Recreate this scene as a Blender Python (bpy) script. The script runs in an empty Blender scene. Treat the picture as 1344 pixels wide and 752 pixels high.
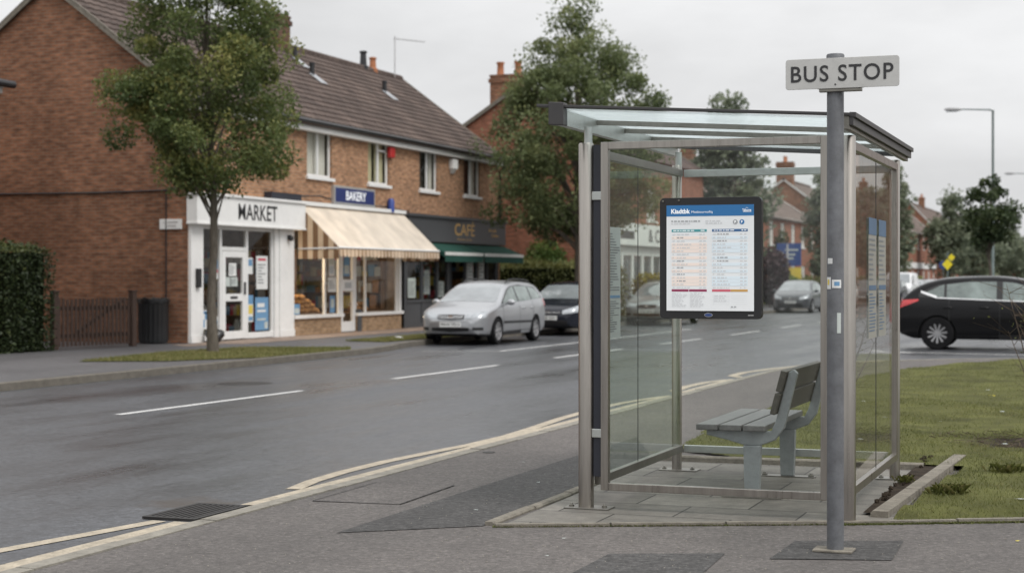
import bpy, bmesh, math, random
import numpy as np
from mathutils import Vector, Matrix
from mathutils.bvhtree import BVHTree
from mathutils.geometry import tessellate_polygon

# World frame: x = across the road (positive away from the shops), y = along the road, z up.
# The near pavement is z = 0, the carriageway z = -0.10.
random.seed(11)
rng = np.random.default_rng(11)
S = bpy.context.scene
COL = S.collection
R = math.radians

# ------------------------------------------------------------------ objects
ROOTS = {}

def thing(name, label, cat, loc=(0, 0, 0), group=None):
    o = bpy.data.objects.new(name, None)
    o.empty_display_size = 0.2
    COL.objects.link(o)
    o.location = loc
    ROOTS[o.name] = Vector(loc)
    o['label'] = label
    o['category'] = cat
    if group:
        o['group'] = group
    return o

def tag(o, label, cat, group=None):
    o['label'] = label
    o['category'] = cat
    if group:
        o['group'] = group
    return o

def kind(o, k):
    o['kind'] = k
    return o

def adopt(o, parent):
    if parent is not None:
        o.parent = parent
        if parent.name in ROOTS:
            o.matrix_parent_inverse = Matrix.Translation(-ROOTS[parent.name])

def copy_tree(o, parent=None):
    c = o.copy()
    COL.objects.link(c)
    if parent is not None:
        c.parent = parent
    if o.name in ROOTS:
        ROOTS[c.name] = ROOTS[o.name]
    for ch in [x for x in o.children if x != c]:
        copy_tree(ch, c)
    return c

class MB:
    def __init__(self):
        self.v = []; self.f = []; self.m = []; self.st = []
    def add(self, vs, fs, mi=0):
        b = len(self.v); self.st.append((b, len(self.f)))
        self.v += [tuple(p) for p in vs]
        for f in fs:
            self.f.append([b + i for i in f]); self.m.append(mi)
    def box(self, x0, x1, y0, y1, z0, z1, mi=0):
        if x0 > x1: x0, x1 = x1, x0
        if y0 > y1: y0, y1 = y1, y0
        if z0 > z1: z0, z1 = z1, z0
        self.add([(x0,y0,z0),(x1,y0,z0),(x1,y1,z0),(x0,y1,z0),(x0,y0,z1),(x1,y0,z1),(x1,y1,z1),(x0,y1,z1)],
                 [(0,3,2,1),(4,5,6,7),(0,1,5,4),(1,2,6,5),(2,3,7,6),(3,0,4,7)], mi)
    def bar(self, p0, p1, w, h, up=(0, 0, 1), mi=0):
        p0 = Vector(p0); p1 = Vector(p1); d = (p1 - p0).normalized(); up = Vector(up)
        s = d.cross(up).normalized(); u = s.cross(d).normalized()
        c = []
        for p in (p0, p1):
            for a, b in ((-1,-1),(1,-1),(1,1),(-1,1)):
                c.append(p + s*(a*w/2) + u*(b*h/2))
        self.add(c, [(3,2,1,0),(4,5,6,7),(0,1,5,4),(1,2,6,5),(2,3,7,6),(3,0,4,7)], mi)
    def tube(self, pts, rad, n=12, mi=0, caps=True):
        pts = [Vector(p) for p in pts]
        if not hasattr(rad, '__len__'): rad = [rad]*len(pts)
        vs = []; ref = None
        for i, p in enumerate(pts):
            d = (pts[min(i+1, len(pts)-1)] - pts[max(i-1, 0)]).normalized()
            if ref is None:
                ref = Vector((1,0,0)) if abs(d.x) < .9 else Vector((0,1,0))
            s = (ref - d*ref.dot(d)).normalized(); ref = s
            t = d.cross(s)
            for k in range(n):
                a = 2*math.pi*k/n
                vs.append(p + s*(rad[i]*math.cos(a)) + t*(rad[i]*math.sin(a)))
        fs = []
        for i in range(len(pts)-1):
            for k in range(n):
                a = i*n+k; b = i*n+(k+1) % n
                fs.append((a, b, b+n, a+n))
        if caps:
            fs.append(tuple(range(n-1, -1, -1)))
            fs.append(tuple(range((len(pts)-1)*n, len(pts)*n)))
        self.add(vs, fs, mi)
    def cyl(self, p0, p1, r, r1=None, n=16, mi=0):
        self.tube([p0, p1], [r, r if r1 is None else r1], n, mi)
    def lathe(self, prof, org, axis='z', n=24, mi=0):
        vs = []; org = Vector(org)
        for r, h in prof:
            for k in range(n):
                a = 2*math.pi*k/n; c, s = r*math.cos(a), r*math.sin(a)
                q = (c, s, h) if axis == 'z' else ((s, h, c) if axis == 'y' else (h, c, s))
                vs.append(org + Vector(q))
        fs = []
        for i in range(len(prof)-1):
            for k in range(n):
                a = i*n+k; b = i*n+(k+1) % n
                fs.append((a, b, b+n, a+n))
        self.add(vs, fs, mi)
    def prism(self, poly, a0, a1, plane='xz', mi=0):
        n = len(poly)
        mk = {'xz': lambda p, a: (p[0], a, p[1]), 'yz': lambda p, a: (a, p[0], p[1]), 'xy': lambda p, a: (p[0], p[1], a)}[plane]
        vs = [mk(p, a0) for p in poly] + [mk(p, a1) for p in poly]
        tri = tessellate_polygon([[Vector((p[0], p[1], 0)) for p in poly]])
        fs = [tuple(t) for t in tri] + [tuple(i+n for i in reversed(t)) for t in tri]
        fs += [(i, (i+1) % n, (i+1) % n+n, i+n) for i in range(n)]
        self.add(vs, fs, mi)
    def sheet(self, poly, z, mi=0):
        tri = tessellate_polygon([[Vector((p[0], p[1], 0)) for p in poly]])
        out = []
        for t in tri:
            a, b, c = (poly[i] for i in t)
            if (b[0]-a[0])*(c[1]-a[1])-(b[1]-a[1])*(c[0]-a[0]) < 0: t = (t[0], t[2], t[1])
            out.append(tuple(t))
        self.add([(p[0], p[1], z) for p in poly], out, mi)
    def ribbon(self, pts, w, z, mi=0):
        vs = []
        for i, p in enumerate(pts):
            a = pts[max(i-1, 0)]; b = pts[min(i+1, len(pts)-1)]
            d = Vector((b[0]-a[0], b[1]-a[1])).normalized(); nx, ny = -d.y, d.x
            ww = w[i] if hasattr(w, '__len__') else w
            zz = z if not callable(z) else None
            for q in (-1, 1): vs.append((p[0]+q*nx*ww/2, p[1]+q*ny*ww/2, z(p[0]+q*nx*ww/2) if callable(z) else z))
        self.add(vs, [(2*i, 2*i+2, 2*i+3, 2*i+1) for i in range(len(pts)-1)], mi)
    def blob(self, c, r, seed=0, amp=.15, n=10, mi=0, sc=(1, 1, 1)):
        rr = random.Random(seed); vs = []; fs = []
        ph = [rr.uniform(0, 6.28) for _ in range(6)]
        m = n*2
        for i in range(n+1):
            th = math.pi*i/n
            for k in range(m):
                a = 2*math.pi*k/m
                q = r*(1+amp*(math.sin(3*th+ph[0])*math.cos(2*a+ph[1])+.6*math.sin(5*th+ph[2])*math.cos(5*a+ph[3])))
                vs.append((c[0]+sc[0]*q*math.sin(th)*math.cos(a), c[1]+sc[1]*q*math.sin(th)*math.sin(a), c[2]+sc[2]*q*math.cos(th)))
        for i in range(n):
            for k in range(m):
                a = i*m+k; b = i*m+(k+1) % m
                fs.append((a, a+m, b+m, b))
        self.add(vs, fs, mi)
    def text(self, s, origin, ax, up, w, h, bold=0.0, depth=.004, mi=0, sp=1.0):
        """lettering fitted to a w x h box whose lower left corner is origin"""
        cu = bpy.data.curves.new('lettering', 'FONT')
        cu.body = s; cu.size = 1; cu.offset = bold; cu.extrude = 0; cu.resolution_u = 4; cu.space_character = sp
        o = bpy.data.objects.new('lettering', cu); COL.objects.link(o)
        dg = bpy.context.evaluated_depsgraph_get(); dg.update()
        me = o.evaluated_get(dg).to_mesh()
        vs = [v.co.copy() for v in me.vertices]; fs = [tuple(p.vertices) for p in me.polygons]
        o.evaluated_get(dg).to_mesh_clear()
        bpy.data.objects.remove(o); bpy.data.curves.remove(cu)
        if not vs: return
        x0 = min(v.x for v in vs); x1 = max(v.x for v in vs); y0 = min(v.y for v in vs); y1 = max(v.y for v in vs)
        ax = Vector(ax); up = Vector(up); org = Vector(origin); nrm = ax.cross(up)
        self.add([org + ax*((v.x-x0)/(x1-x0)*w) + up*((v.y-y0)/(y1-y0)*h) + nrm*depth for v in vs], fs, mi)
    def build_each(self, name, mats, parent=None, k=1, **kw):
        """one object for every k shapes added"""
        st = self.st[::k]+[(len(self.v), len(self.f))]; out = []
        for (v0, f0), (v1, f1) in zip(st[:-1], st[1:]):
            q = MB(); q.v = self.v[v0:v1]; q.f = [[i-v0 for i in f] for f in self.f[f0:f1]]; q.m = self.m[f0:f1]
            out.append(q.build(name, mats, parent, **kw))
        return out
    def build(self, name, mats, parent=None, smooth=None, bevel=None, fix=True):
        me = bpy.data.meshes.new(name)
        me.from_pydata(self.v, [], self.f)
        if not isinstance(mats, (list, tuple)): mats = [mats]
        for m in mats: me.materials.append(m)
        if len(mats) > 1: me.polygons.foreach_set('material_index', self.m)
        if fix and len(self.f) < 60000:
            bm = bmesh.new(); bm.from_mesh(me)
            if fix == 'weld': bmesh.ops.remove_doubles(bm, verts=bm.verts, dist=1e-5)
            bmesh.ops.recalc_face_normals(bm, faces=bm.faces)
            bm.to_mesh(me); bm.free()
        box_uv(me)
        if smooth is not None:
            me.shade_smooth(); me.set_sharp_from_angle(angle=R(smooth))
        o = bpy.data.objects.new(name, me); COL.objects.link(o)
        adopt(o, parent)
        if bevel:
            b = o.modifiers.new('bevel', 'BEVEL'); b.width = bevel; b.segments = 2; b.limit_method = 'ANGLE'
            b.harden_normals = False
        return o

def box_uv(me):
    n = len(me.loops)
    if n == 0: return
    uv = me.uv_layers.new(name='UVMap')
    co = np.empty(len(me.vertices)*3); me.vertices.foreach_get('co', co); co = co.reshape(-1, 3)
    li = np.empty(n, dtype=np.int32); me.loops.foreach_get('vertex_index', li)
    pn = np.empty(len(me.polygons)*3); me.polygons.foreach_get('normal', pn); pn = np.abs(pn.reshape(-1, 3))
    lt = np.empty(len(me.polygons), dtype=np.int32); me.polygons.foreach_get('loop_total', lt)
    N = np.repeat(pn, lt, axis=0); P = co[li]
    out = np.where((N[:, 2] > .75)[:, None], P[:, [0, 1]], np.where((N[:, 0] > N[:, 1])[:, None], P[:, [1, 2]], P[:, [0, 2]]))
    uv.data.foreach_set('uv', out.astype(np.float32).ravel())

# ------------------------------------------------------------------ materials
def new_mat(name):
    m = bpy.data.materials.new(name); m.use_nodes = True
    nt = m.node_tree; nt.nodes.clear()
    out = nt.nodes.new('ShaderNodeOutputMaterial')
    return m, nt, out

def N_(nt, t, **kw):
    n = nt.nodes.new(t)
    for k, v in kw.items():
        if k.startswith('_'): setattr(n, k[1:], v)
        else: n.inputs[k.replace('__', ' ')].default_value = v
    return n

def c4(c): return (c[0], c[1], c[2], 1)

def mat(name, col, rough=.5, metal=0.0, var=.15, vscale=3.0, bump=0.0, bscale=60, spec=.5, emit=0.0, coat=0.0, dirt=0.0, stretch=None, rvar=.1):
    """plain surface with mottling, roughness variation and optional bump"""
    m, nt, out = new_mat(name)
    L = nt.links.new
    b = N_(nt, 'ShaderNodeBsdfPrincipled'); L(b.outputs[0], out.inputs[0])
    b.inputs['Metallic'].default_value = metal
    b.inputs['Specular IOR Level'].default_value = spec
    b.inputs['Coat Weight'].default_value = coat; b.inputs['Coat Roughness'].default_value = .05
    tc = N_(nt, 'ShaderNodeTexCoord')
    src = tc.outputs['Object']
    if stretch:
        mp = N_(nt, 'ShaderNodeMapping'); mp.inputs['Scale'].default_value = stretch
        L(src, mp.inputs[0]); src = mp.outputs[0]
    nz = N_(nt, 'ShaderNodeTexNoise', Scale=vscale, Detail=6.0, Roughness=.65); L(src, nz.inputs['Vector'])
    rp = N_(nt, 'ShaderNodeValToRGB')
    rp.color_ramp.elements[0].position = .3; rp.color_ramp.elements[1].position = .7
    rp.color_ramp.elements[0].color = c4([x*(1-var) for x in col]); rp.color_ramp.elements[1].color = c4([min(1, x*(1+var)) for x in col])
    L(nz.outputs['Fac'], rp.inputs[0])
    cs = rp.outputs[0]
    if dirt:
        n2 = N_(nt, 'ShaderNodeTexNoise', Scale=vscale*5, Detail=8.0, Roughness=.75); L(src, n2.inputs['Vector'])
        r2 = N_(nt, 'ShaderNodeValToRGB'); r2.color_ramp.elements[0].position = .5; r2.color_ramp.elements[1].position = .75
        L(n2.outputs['Fac'], r2.inputs[0])
        ml = N_(nt, 'ShaderNodeMath', _operation='MULTIPLY'); ml.inputs[1].default_value = dirt; L(r2.outputs[0], ml.inputs[0])
        mx = N_(nt, 'ShaderNodeMixRGB', Color2=(.05, .045, .035, 1)); L(ml.outputs[0], mx.inputs[0]); L(cs, mx.inputs[1]); cs = mx.outputs[0]
    L(cs, b.inputs['Base Color'])
    mr = N_(nt, 'ShaderNodeMapRange'); mr.inputs['To Min'].default_value = max(.02, rough-rvar); mr.inputs['To Max'].default_value = min(1, rough+rvar)
    L(nz.outputs['Fac'], mr.inputs[0]); L(mr.outputs[0], b.inputs['Roughness'])
    if bump:
        n3 = N_(nt, 'ShaderNodeTexNoise', Scale=bscale, Detail=4.0); L(src, n3.inputs['Vector'])
        bp = N_(nt, 'ShaderNodeBump', Strength=bump, Distance=.01); L(n3.outputs['Fac'], bp.inputs['Height']); L(bp.outputs[0], b.inputs['Normal'])
    if emit:
        L(cs, b.inputs['Emission Color']); b.inputs['Emission Strength'].default_value = emit
    return m

def brick_mat(name, c1, c2, mortar, bw=.225, bh=.075, ms=.01, stain=.35):
    m, nt, out = new_mat(name); L = nt.links.new
    b = N_(nt, 'ShaderNodeBsdfPrincipled', Roughness=.9); L(b.outputs[0], out.inputs[0])
    b.inputs['Specular IOR Level'].default_value = .25
    uv = N_(nt, 'ShaderNodeUVMap', _uv_map='UVMap')
    br = N_(nt, 'ShaderNodeTexBrick', Color1=c4(c1), Color2=c4(c2), Mortar=c4(mortar), Scale=1.0)
    br.inputs['Mortar Size'].default_value = ms; br.inputs['Brick Width'].default_value = bw; br.inputs['Row Height'].default_value = bh
    br.inputs['Mortar Smooth'].default_value = .2; br.inputs['Bias'].default_value = -.1
    L(uv.outputs[0], br.inputs['Vector'])
    # each brick its own tone: cell noise on brick-sized cells
    mp = N_(nt, 'ShaderNodeMapping'); mp.inputs['Scale'].default_value = (1/bw, 1/bh, 1); L(uv.outputs[0], mp.inputs[0])
    wn = N_(nt, 'ShaderNodeTexNoise', Scale=.9, Detail=1.0); L(mp.outputs[0], wn.inputs['Vector'])
    big = N_(nt, 'ShaderNodeTexNoise', Scale=.55, Detail=7.0, Roughness=.6); L(uv.outputs[0], big.inputs['Vector'])
    h = N_(nt, 'ShaderNodeMapRange'); h.inputs['From Min'].default_value = .25; h.inputs['From Max'].default_value = .75
    h.inputs['To Min'].default_value = .62; h.inputs['To Max'].default_value = 1.32; L(wn.outputs['Fac'], h.inputs[0])
    g = N_(nt, 'ShaderNodeMapRange'); g.inputs['From Min'].default_value = .3; g.inputs['From Max'].default_value = .7
    g.inputs['To Min'].default_value = 1-stain; g.inputs['To Max'].default_value = 1+stain*.4; L(big.outputs['Fac'], g.inputs[0])
    mm = N_(nt, 'ShaderNodeMath', _operation='MULTIPLY'); L(h.outputs[0], mm.inputs[0]); L(g.outputs[0], mm.inputs[1])
    mx = N_(nt, 'ShaderNodeMixRGB', _blend_type='MULTIPLY', Fac=1.0); L(br.outputs['Color'], mx.inputs[1]); L(mm.outputs[0], mx.inputs[2])
    L(mx.outputs[0], b.inputs['Base Color'])
    bp = N_(nt, 'ShaderNodeBump', Strength=.5, Distance=.008, _invert=True); L(br.outputs['Fac'], bp.inputs['Height']); L(bp.outputs[0], b.inputs['Normal'])
    return m

def asphalt(name, col, rough=.6, wet=0.0, agg=.35, patch=.25, spec=.5, sc=95.0):
    m, nt, out = new_mat(name); L = nt.links.new
    b = N_(nt, 'ShaderNodeBsdfPrincipled'); L(b.outputs[0], out.inputs[0])
    b.inputs['Specular IOR Level'].default_value = spec
    tc = N_(nt, 'ShaderNodeTexCoord'); o = tc.outputs['Object']
    sp = N_(nt, 'ShaderNodeTexNoise', Scale=sc, Detail=5.0, Roughness=.85); L(o, sp.inputs['Vector'])
    vo = N_(nt, 'ShaderNodeTexVoronoi', Scale=70.0); L(o, vo.inputs['Vector'])
    mp = N_(nt, 'ShaderNodeMapping'); mp.inputs['Scale'].default_value = (1.0, .22, 1); L(o, mp.inputs[0])
    bg = N_(nt, 'ShaderNodeTexNoise', Scale=.9, Detail=8.0, Roughness=.62); L(mp.outputs[0], bg.inputs['Vector'])
    b2 = N_(nt, 'ShaderNodeTexNoise', Scale=4.5, Detail=8.0, Roughness=.7); L(o, b2.inputs['Vector'])
    r1 = N_(nt, 'ShaderNodeMapRange'); r1.inputs['From Min'].default_value = .3; r1.inputs['From Max'].default_value = .7
    r1.inputs['To Min'].default_value = 1-agg; r1.inputs['To Max'].default_value = 1+agg; L(sp.outputs['Fac'], r1.inputs[0])
    r2 = N_(nt, 'ShaderNodeMapRange'); r2.inputs['From Min'].default_value = .3; r2.inputs['From Max'].default_value = .7
    r2.inputs['To Min'].default_value = 1-patch; r2.inputs['To Max'].default_value = 1+patch; L(bg.outputs['Fac'], r2.inputs[0])
    r3 = N_(nt, 'ShaderNodeMapRange'); r3.inputs['From Min'].default_value = .3; r3.inputs['From Max'].default_value = .7
    r3.inputs['To Min'].default_value = 1-patch*.6; r3.inputs['To Max'].default_value = 1+patch*.6; L(b2.outputs['Fac'], r3.inputs[0])
    vs = N_(nt, 'ShaderNodeSeparateColor'); L(vo.outputs['Color'], vs.inputs[0])
    pb = N_(nt, 'ShaderNodeMapRange'); pb.inputs['From Min'].default_value = .9; pb.inputs['From Max'].default_value = 1.0
    pb.inputs['To Min'].default_value = 1.0; pb.inputs['To Max'].default_value = 1.0+1.1*agg; L(vs.outputs[0], pb.inputs[0])
    s3 = N_(nt, 'ShaderNodeTexNoise', Scale=sc*.33, Detail=3.0, Roughness=.7); L(o, s3.inputs['Vector'])
    r4 = N_(nt, 'ShaderNodeMapRange'); r4.inputs['From Min'].default_value = .32; r4.inputs['From Max'].default_value = .68
    r4.inputs['To Min'].default_value = 1-agg*.8; r4.inputs['To Max'].default_value = 1+agg*.8; L(s3.outputs['Fac'], r4.inputs[0])
    m0 = N_(nt, 'ShaderNodeMath', _operation='MULTIPLY'); L(r1.outputs[0], m0.inputs[0]); L(r4.outputs[0], m0.inputs[1])
    m1 = N_(nt, 'ShaderNodeMath', _operation='MULTIPLY'); L(m0.outputs[0], m1.inputs[0]); L(r2.outputs[0], m1.inputs[1])
    m2 = N_(nt, 'ShaderNodeMath', _operation='MULTIPLY'); L(m1.outputs[0], m2.inputs[0]); L(r3.outputs[0], m2.inputs[1])
    m3 = N_(nt, 'ShaderNodeMath', _operation='MULTIPLY'); L(m2.outputs[0], m3.inputs[0]); L(pb.outputs[0], m3.inputs[1])
    mx = N_(nt, 'ShaderNodeMixRGB', _blend_type='MULTIPLY', Fac=1.0, Color1=c4(col)); L(m3.outputs[0], mx.inputs[2])
    L(mx.outputs[0], b.inputs['Base Color'])
    rr = N_(nt, 'ShaderNodeMapRange'); rr.inputs['From Min'].default_value = .35; rr.inputs['From Max'].default_value = .65
    rr.inputs['To Min'].default_value = rough-wet; rr.inputs['To Max'].default_value = rough+.1; L(bg.outputs['Fac'], rr.inputs[0]); L(rr.outputs[0], b.inputs['Roughness'])
    ad = N_(nt, 'ShaderNodeMath', _operation='ADD'); L(sp.outputs['Fac'], ad.inputs[0]); L(vo.outputs['Distance'], ad.inputs[1])
    bp = N_(nt, 'ShaderNodeBump', Strength=.35, Distance=.004); L(ad.outputs[0], bp.inputs['Height']); L(bp.outputs[0], b.inputs['Normal'])
    return m

def slab_mat(name, col, joint, w, h, off=0.0, ms=.006, var=.2):
    m, nt, out = new_mat(name); L = nt.links.new
    b = N_(nt, 'ShaderNodeBsdfPrincipled', Roughness=.75); L(b.outputs[0], out.inputs[0])
    uv = N_(nt, 'ShaderNodeUVMap', _uv_map='UVMap')
    br = N_(nt, 'ShaderNodeTexBrick', Color1=c4([x*(1-var) for x in col]), Color2=c4([x*(1+var) for x in col]), Mortar=c4(joint), Scale=1.0, _offset=off)
    br.inputs['Mortar Size'].default_value = ms; br.inputs['Brick Width'].default_value = w; br.inputs['Row Height'].default_value = h
    L(uv.outputs[0], br.inputs['Vector'])
    n1 = N_(nt, 'ShaderNodeTexNoise', Scale=6.0, Detail=9.0, Roughness=.7); L(uv.outputs[0], n1.inputs['Vector'])
    n2 = N_(nt, 'ShaderNodeTexNoise', Scale=130.0, Detail=3.0); L(uv.outputs[0], n2.inputs['Vector'])
    r1 = N_(nt, 'ShaderNodeMapRange'); r1.inputs['From Min'].default_value = .3; r1.inputs['From Max'].default_value = .7; r1.inputs['To Min'].default_value = .6; r1.inputs['To Max'].default_value = 1.25; L(n1.outputs['Fac'], r1.inputs[0])
    r2 = N_(nt, 'ShaderNodeMapRange'); r2.inputs['From Min'].default_value = .3; r2.inputs['From Max'].default_value = .7; r2.inputs['To Min'].default_value = .75; r2.inputs['To Max'].default_value = 1.25; L(n2.outputs['Fac'], r2.inputs[0])
    mm = N_(nt, 'ShaderNodeMath', _operation='MULTIPLY'); L(r1.outputs[0], mm.inputs[0]); L(r2.outputs[0], mm.inputs[1])
    mx = N_(nt, 'ShaderNodeMixRGB', _blend_type='MULTIPLY', Fac=1.0); L(br.outputs['Color'], mx.inputs[1]); L(mm.outputs[0], mx.inputs[2]); L(mx.outputs[0], b.inputs['Base Color'])
    bp = N_(nt, 'ShaderNodeBump', Strength=.6, Distance=.006, _invert=True); L(br.outputs['Fac'], bp.inputs['Height']); L(bp.outputs[0], b.inputs['Normal'])
    return m

def glass_mat(name, tint, ior=1.5, haze=0.03, hazecol=(.6, .62, .6), rough=.0, grime=.25, gscale=2.5, gmax=.95, frost=False, f0m=1.7):
    """thin pane: tinted see-through, fresnel reflection, a film of grime"""
    m, nt, out = new_mat(name); L = nt.links.new
    tr = N_(nt, 'ShaderNodeBsdfTransparent', Color=c4(tint))
    gl = N_(nt, 'ShaderNodeBsdfGlossy', Color=(1, 1, 1, 1), Roughness=rough)
    df = N_(nt, 'ShaderNodeBsdfTranslucent' if frost else 'ShaderNodeBsdfDiffuse', Color=c4(hazecol))
    fr = N_(nt, 'ShaderNodeFresnel', IOR=ior)
    geo = N_(nt, 'ShaderNodeNewGeometry')
    # use the same fresnel from both faces of the sheet
    fl = N_(nt, 'ShaderNodeMixRGB'); 
    vm = N_(nt, 'ShaderNodeVectorMath', _operation='SCALE'); 
    sg = N_(nt, 'ShaderNodeMapRange'); sg.inputs['To Min'].default_value = 1; sg.inputs['To Max'].default_value = -1
    L(geo.outputs['Backfacing'], sg.inputs[0])
    lw = N_(nt, 'ShaderNodeLayerWeight', Blend=.5)
    pw = N_(nt, 'ShaderNodeMath', _operation='POWER'); pw.inputs[1].default_value = 5.0; L(lw.outputs['Facing'], pw.inputs[0])
    f0 = ((ior-1)/(ior+1))**2*f0m
    mr = N_(nt, 'ShaderNodeMapRange'); mr.inputs['To Min'].default_value = f0; mr.inputs['To Max'].default_value = gmax; L(pw.outputs[0], mr.inputs[0])
    nt.nodes.remove(fl); nt.nodes.remove(vm); nt.nodes.remove(sg); nt.nodes.remove(fr); nt.nodes.remove(geo)
    tc = N_(nt, 'ShaderNodeTexCoord')
    gm = N_(nt, 'ShaderNodeMapping'); gm.inputs['Scale'].default_value = (2.2, 2.2, .8); L(tc.outputs['Object'], gm.inputs[0])
    n1 = N_(nt, 'ShaderNodeTexNoise', Scale=gscale, Detail=10.0, Roughness=.8); L(gm.outputs[0], n1.inputs['Vector'])
    g = N_(nt, 'ShaderNodeMapRange'); g.inputs['From Min'].default_value = .48; g.inputs['From Max'].default_value = .75
    g.inputs['To Min'].default_value = haze; g.inputs['To Max'].default_value = haze+grime; L(n1.outputs['Fac'], g.inputs[0])
    s1 = N_(nt, 'ShaderNodeMixShader'); L(g.outputs[0], s1.inputs[0]); L(tr.outputs[0], s1.inputs[1]); L(df.outputs[0], s1.inputs[2])
    s2 = N_(nt, 'ShaderNodeMixShader'); L(mr.outputs[0], s2.inputs[0]); L(s1.outputs[0], s2.inputs[1]); L(gl.outputs[0], s2.inputs[2])
    L(s2.outputs[0], out.inputs[0])
    return m

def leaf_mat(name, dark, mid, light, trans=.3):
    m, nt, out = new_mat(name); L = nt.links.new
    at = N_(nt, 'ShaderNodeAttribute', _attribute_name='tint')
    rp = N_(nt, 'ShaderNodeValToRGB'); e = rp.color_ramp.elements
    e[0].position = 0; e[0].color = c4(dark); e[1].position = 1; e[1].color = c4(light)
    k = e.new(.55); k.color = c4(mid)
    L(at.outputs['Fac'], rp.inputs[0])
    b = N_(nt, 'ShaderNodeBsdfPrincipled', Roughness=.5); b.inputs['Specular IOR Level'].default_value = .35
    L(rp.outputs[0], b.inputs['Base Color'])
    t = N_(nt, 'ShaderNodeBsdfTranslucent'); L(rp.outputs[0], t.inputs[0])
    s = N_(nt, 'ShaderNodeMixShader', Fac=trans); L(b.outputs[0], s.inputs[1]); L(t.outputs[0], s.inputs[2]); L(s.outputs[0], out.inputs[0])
    return m

def roof_mat(name, c1, c2, tile=False):
    m, nt, out = new_mat(name); L = nt.links.new
    b = N_(nt, 'ShaderNodeBsdfPrincipled', Roughness=.85); b.inputs['Specular IOR Level'].default_value = .3; L(b.outputs[0], out.inputs[0])
    uv = N_(nt, 'ShaderNodeUVMap', _uv_map='UVMap')
    mp = N_(nt, 'ShaderNodeMapping'); mp.inputs['Rotation'].default_value = (0, 0, R(90) if not tile else R(90)); L(uv.outputs[0], mp.inputs[0])
    br = N_(nt, 'ShaderNodeTexBrick', Color1=c4([x*.75 for x in c1]), Color2=c4([x*1.2 for x in c1]), Mortar=c4([x*.35 for x in c1]), Scale=1.0)
    br.inputs['Mortar Size'].default_value = .012 if tile else .0; br.inputs['Brick Width'].default_value = .33; br.inputs['Row Height'].default_value = .27
    L(mp.outputs[0], br.inputs['Vector'])
    n1 = N_(nt, 'ShaderNodeTexNoise', Scale=.7, Detail=8.0, Roughness=.65); L(uv.outputs[0], n1.inputs['Vector'])
    r1 = N_(nt, 'ShaderNodeValToRGB'); r1.color_ramp.elements[0].position = .48; r1.color_ramp.elements[1].position = .72; L(n1.outputs['Fac'], r1.inputs[0])
    ml = N_(nt, 'ShaderNodeMath', _operation='MULTIPLY'); ml.inputs[1].default_value = .6; L(r1.outputs[0], ml.inputs[0])
    mx = N_(nt, 'ShaderNodeMixRGB', Color2=c4(c2)); L(ml.outputs[0], mx.inputs[0]); L(br.outputs['Color'], mx.inputs[1]); L(mx.outputs[0], b.inputs['Base Color'])
    if tile:
        bp = N_(nt, 'ShaderNodeBump', Strength=.8, Distance=.03, _invert=True); L(br.outputs['Fac'], bp.inputs['Height']); L(bp.outputs[0], b.inputs['Normal'])
    return m

def stripe_mat(name, ca, cb, period, axis, duty=.5, rough=.8):
    m, nt, out = new_mat(name); L = nt.links.new
    b = N_(nt, 'ShaderNodeBsdfPrincipled', Roughness=rough); b.inputs['Specular IOR Level'].default_value = .2
    tc = N_(nt, 'ShaderNodeTexCoord'); sx = N_(nt, 'ShaderNodeSeparateXYZ'); L(tc.outputs['Object'], sx.inputs[0])
    d = N_(nt, 'ShaderNodeMath', _operation='DIVIDE'); d.inputs[1].default_value = period; L(sx.outputs[axis], d.inputs[0])
    fr = N_(nt, 'ShaderNodeMath', _operation='FRACT'); L(d.outputs[0], fr.inputs[0])
    gt = N_(nt, 'ShaderNodeMath', _operation='GREATER_THAN'); gt.inputs[1].default_value = duty; L(fr.outputs[0], gt.inputs[0])
    nz = N_(nt, 'ShaderNodeTexNoise', Scale=2.0, Detail=7.0); L(tc.outputs['Object'], nz.inputs['Vector'])
    mx = N_(nt, 'ShaderNodeMixRGB', Color1=c4(ca), Color2=c4(cb)); L(gt.outputs[0], mx.inputs[0])
    r1 = N_(nt, 'ShaderNodeMapRange'); r1.inputs['From Min'].default_value = .3; r1.inputs['From Max'].default_value = .7; r1.inputs['To Min'].default_value = .82; r1.inputs['To Max'].default_value = 1.08; L(nz.outputs['Fac'], r1.inputs[0])
    m2 = N_(nt, 'ShaderNodeMixRGB', _blend_type='MULTIPLY', Fac=1.0); L(mx.outputs[0], m2.inputs[1]); L(r1.outputs[0], m2.inputs[2])
    L(m2.outputs[0], b.inputs['Base Color'])
    t = N_(nt, 'ShaderNodeBsdfTranslucent'); L(m2.outputs[0], t.inputs[0])
    s = N_(nt, 'ShaderNodeMixShader', Fac=.25); L(b.outputs[0], s.inputs[1]); L(t.outputs[0], s.inputs[2]); L(s.outputs[0], out.inputs[0])
    return m

M = {}
M['road'] = asphalt('road_asphalt', (.045, .047, .0525), .43, wet=.18, agg=.6, patch=.30, spec=.6, sc=60)
M['pave'] = asphalt('pavement_asphalt', (.098, .089, .084), .74, agg=.42, patch=.26, spec=.35, sc=75)
M['patch'] = asphalt('patch_asphalt', (.052, .050, .049), .75, agg=.6, patch=.25, spec=.35, sc=60)
M['pavefar'] = asphalt('far_pavement_asphalt', (.085, .083, .086), .65, wet=.1, agg=.3, patch=.25)
M['kerb'] = mat('kerb_concrete', (.23, .215, .185), .85, var=.25, vscale=6, bump=.4, bscale=120, dirt=.5, spec=.3)
M['kerb_far'] = mat('far_kerb_concrete', (.13, .118, .10), .85, var=.25, vscale=6, bump=.4, bscale=120, dirt=.6, spec=.3)
M['edging'] = mat('edging_concrete', (.20, .182, .152), .88, var=.3, vscale=9, bump=.5, bscale=120, dirt=.6, spec=.25)
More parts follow.
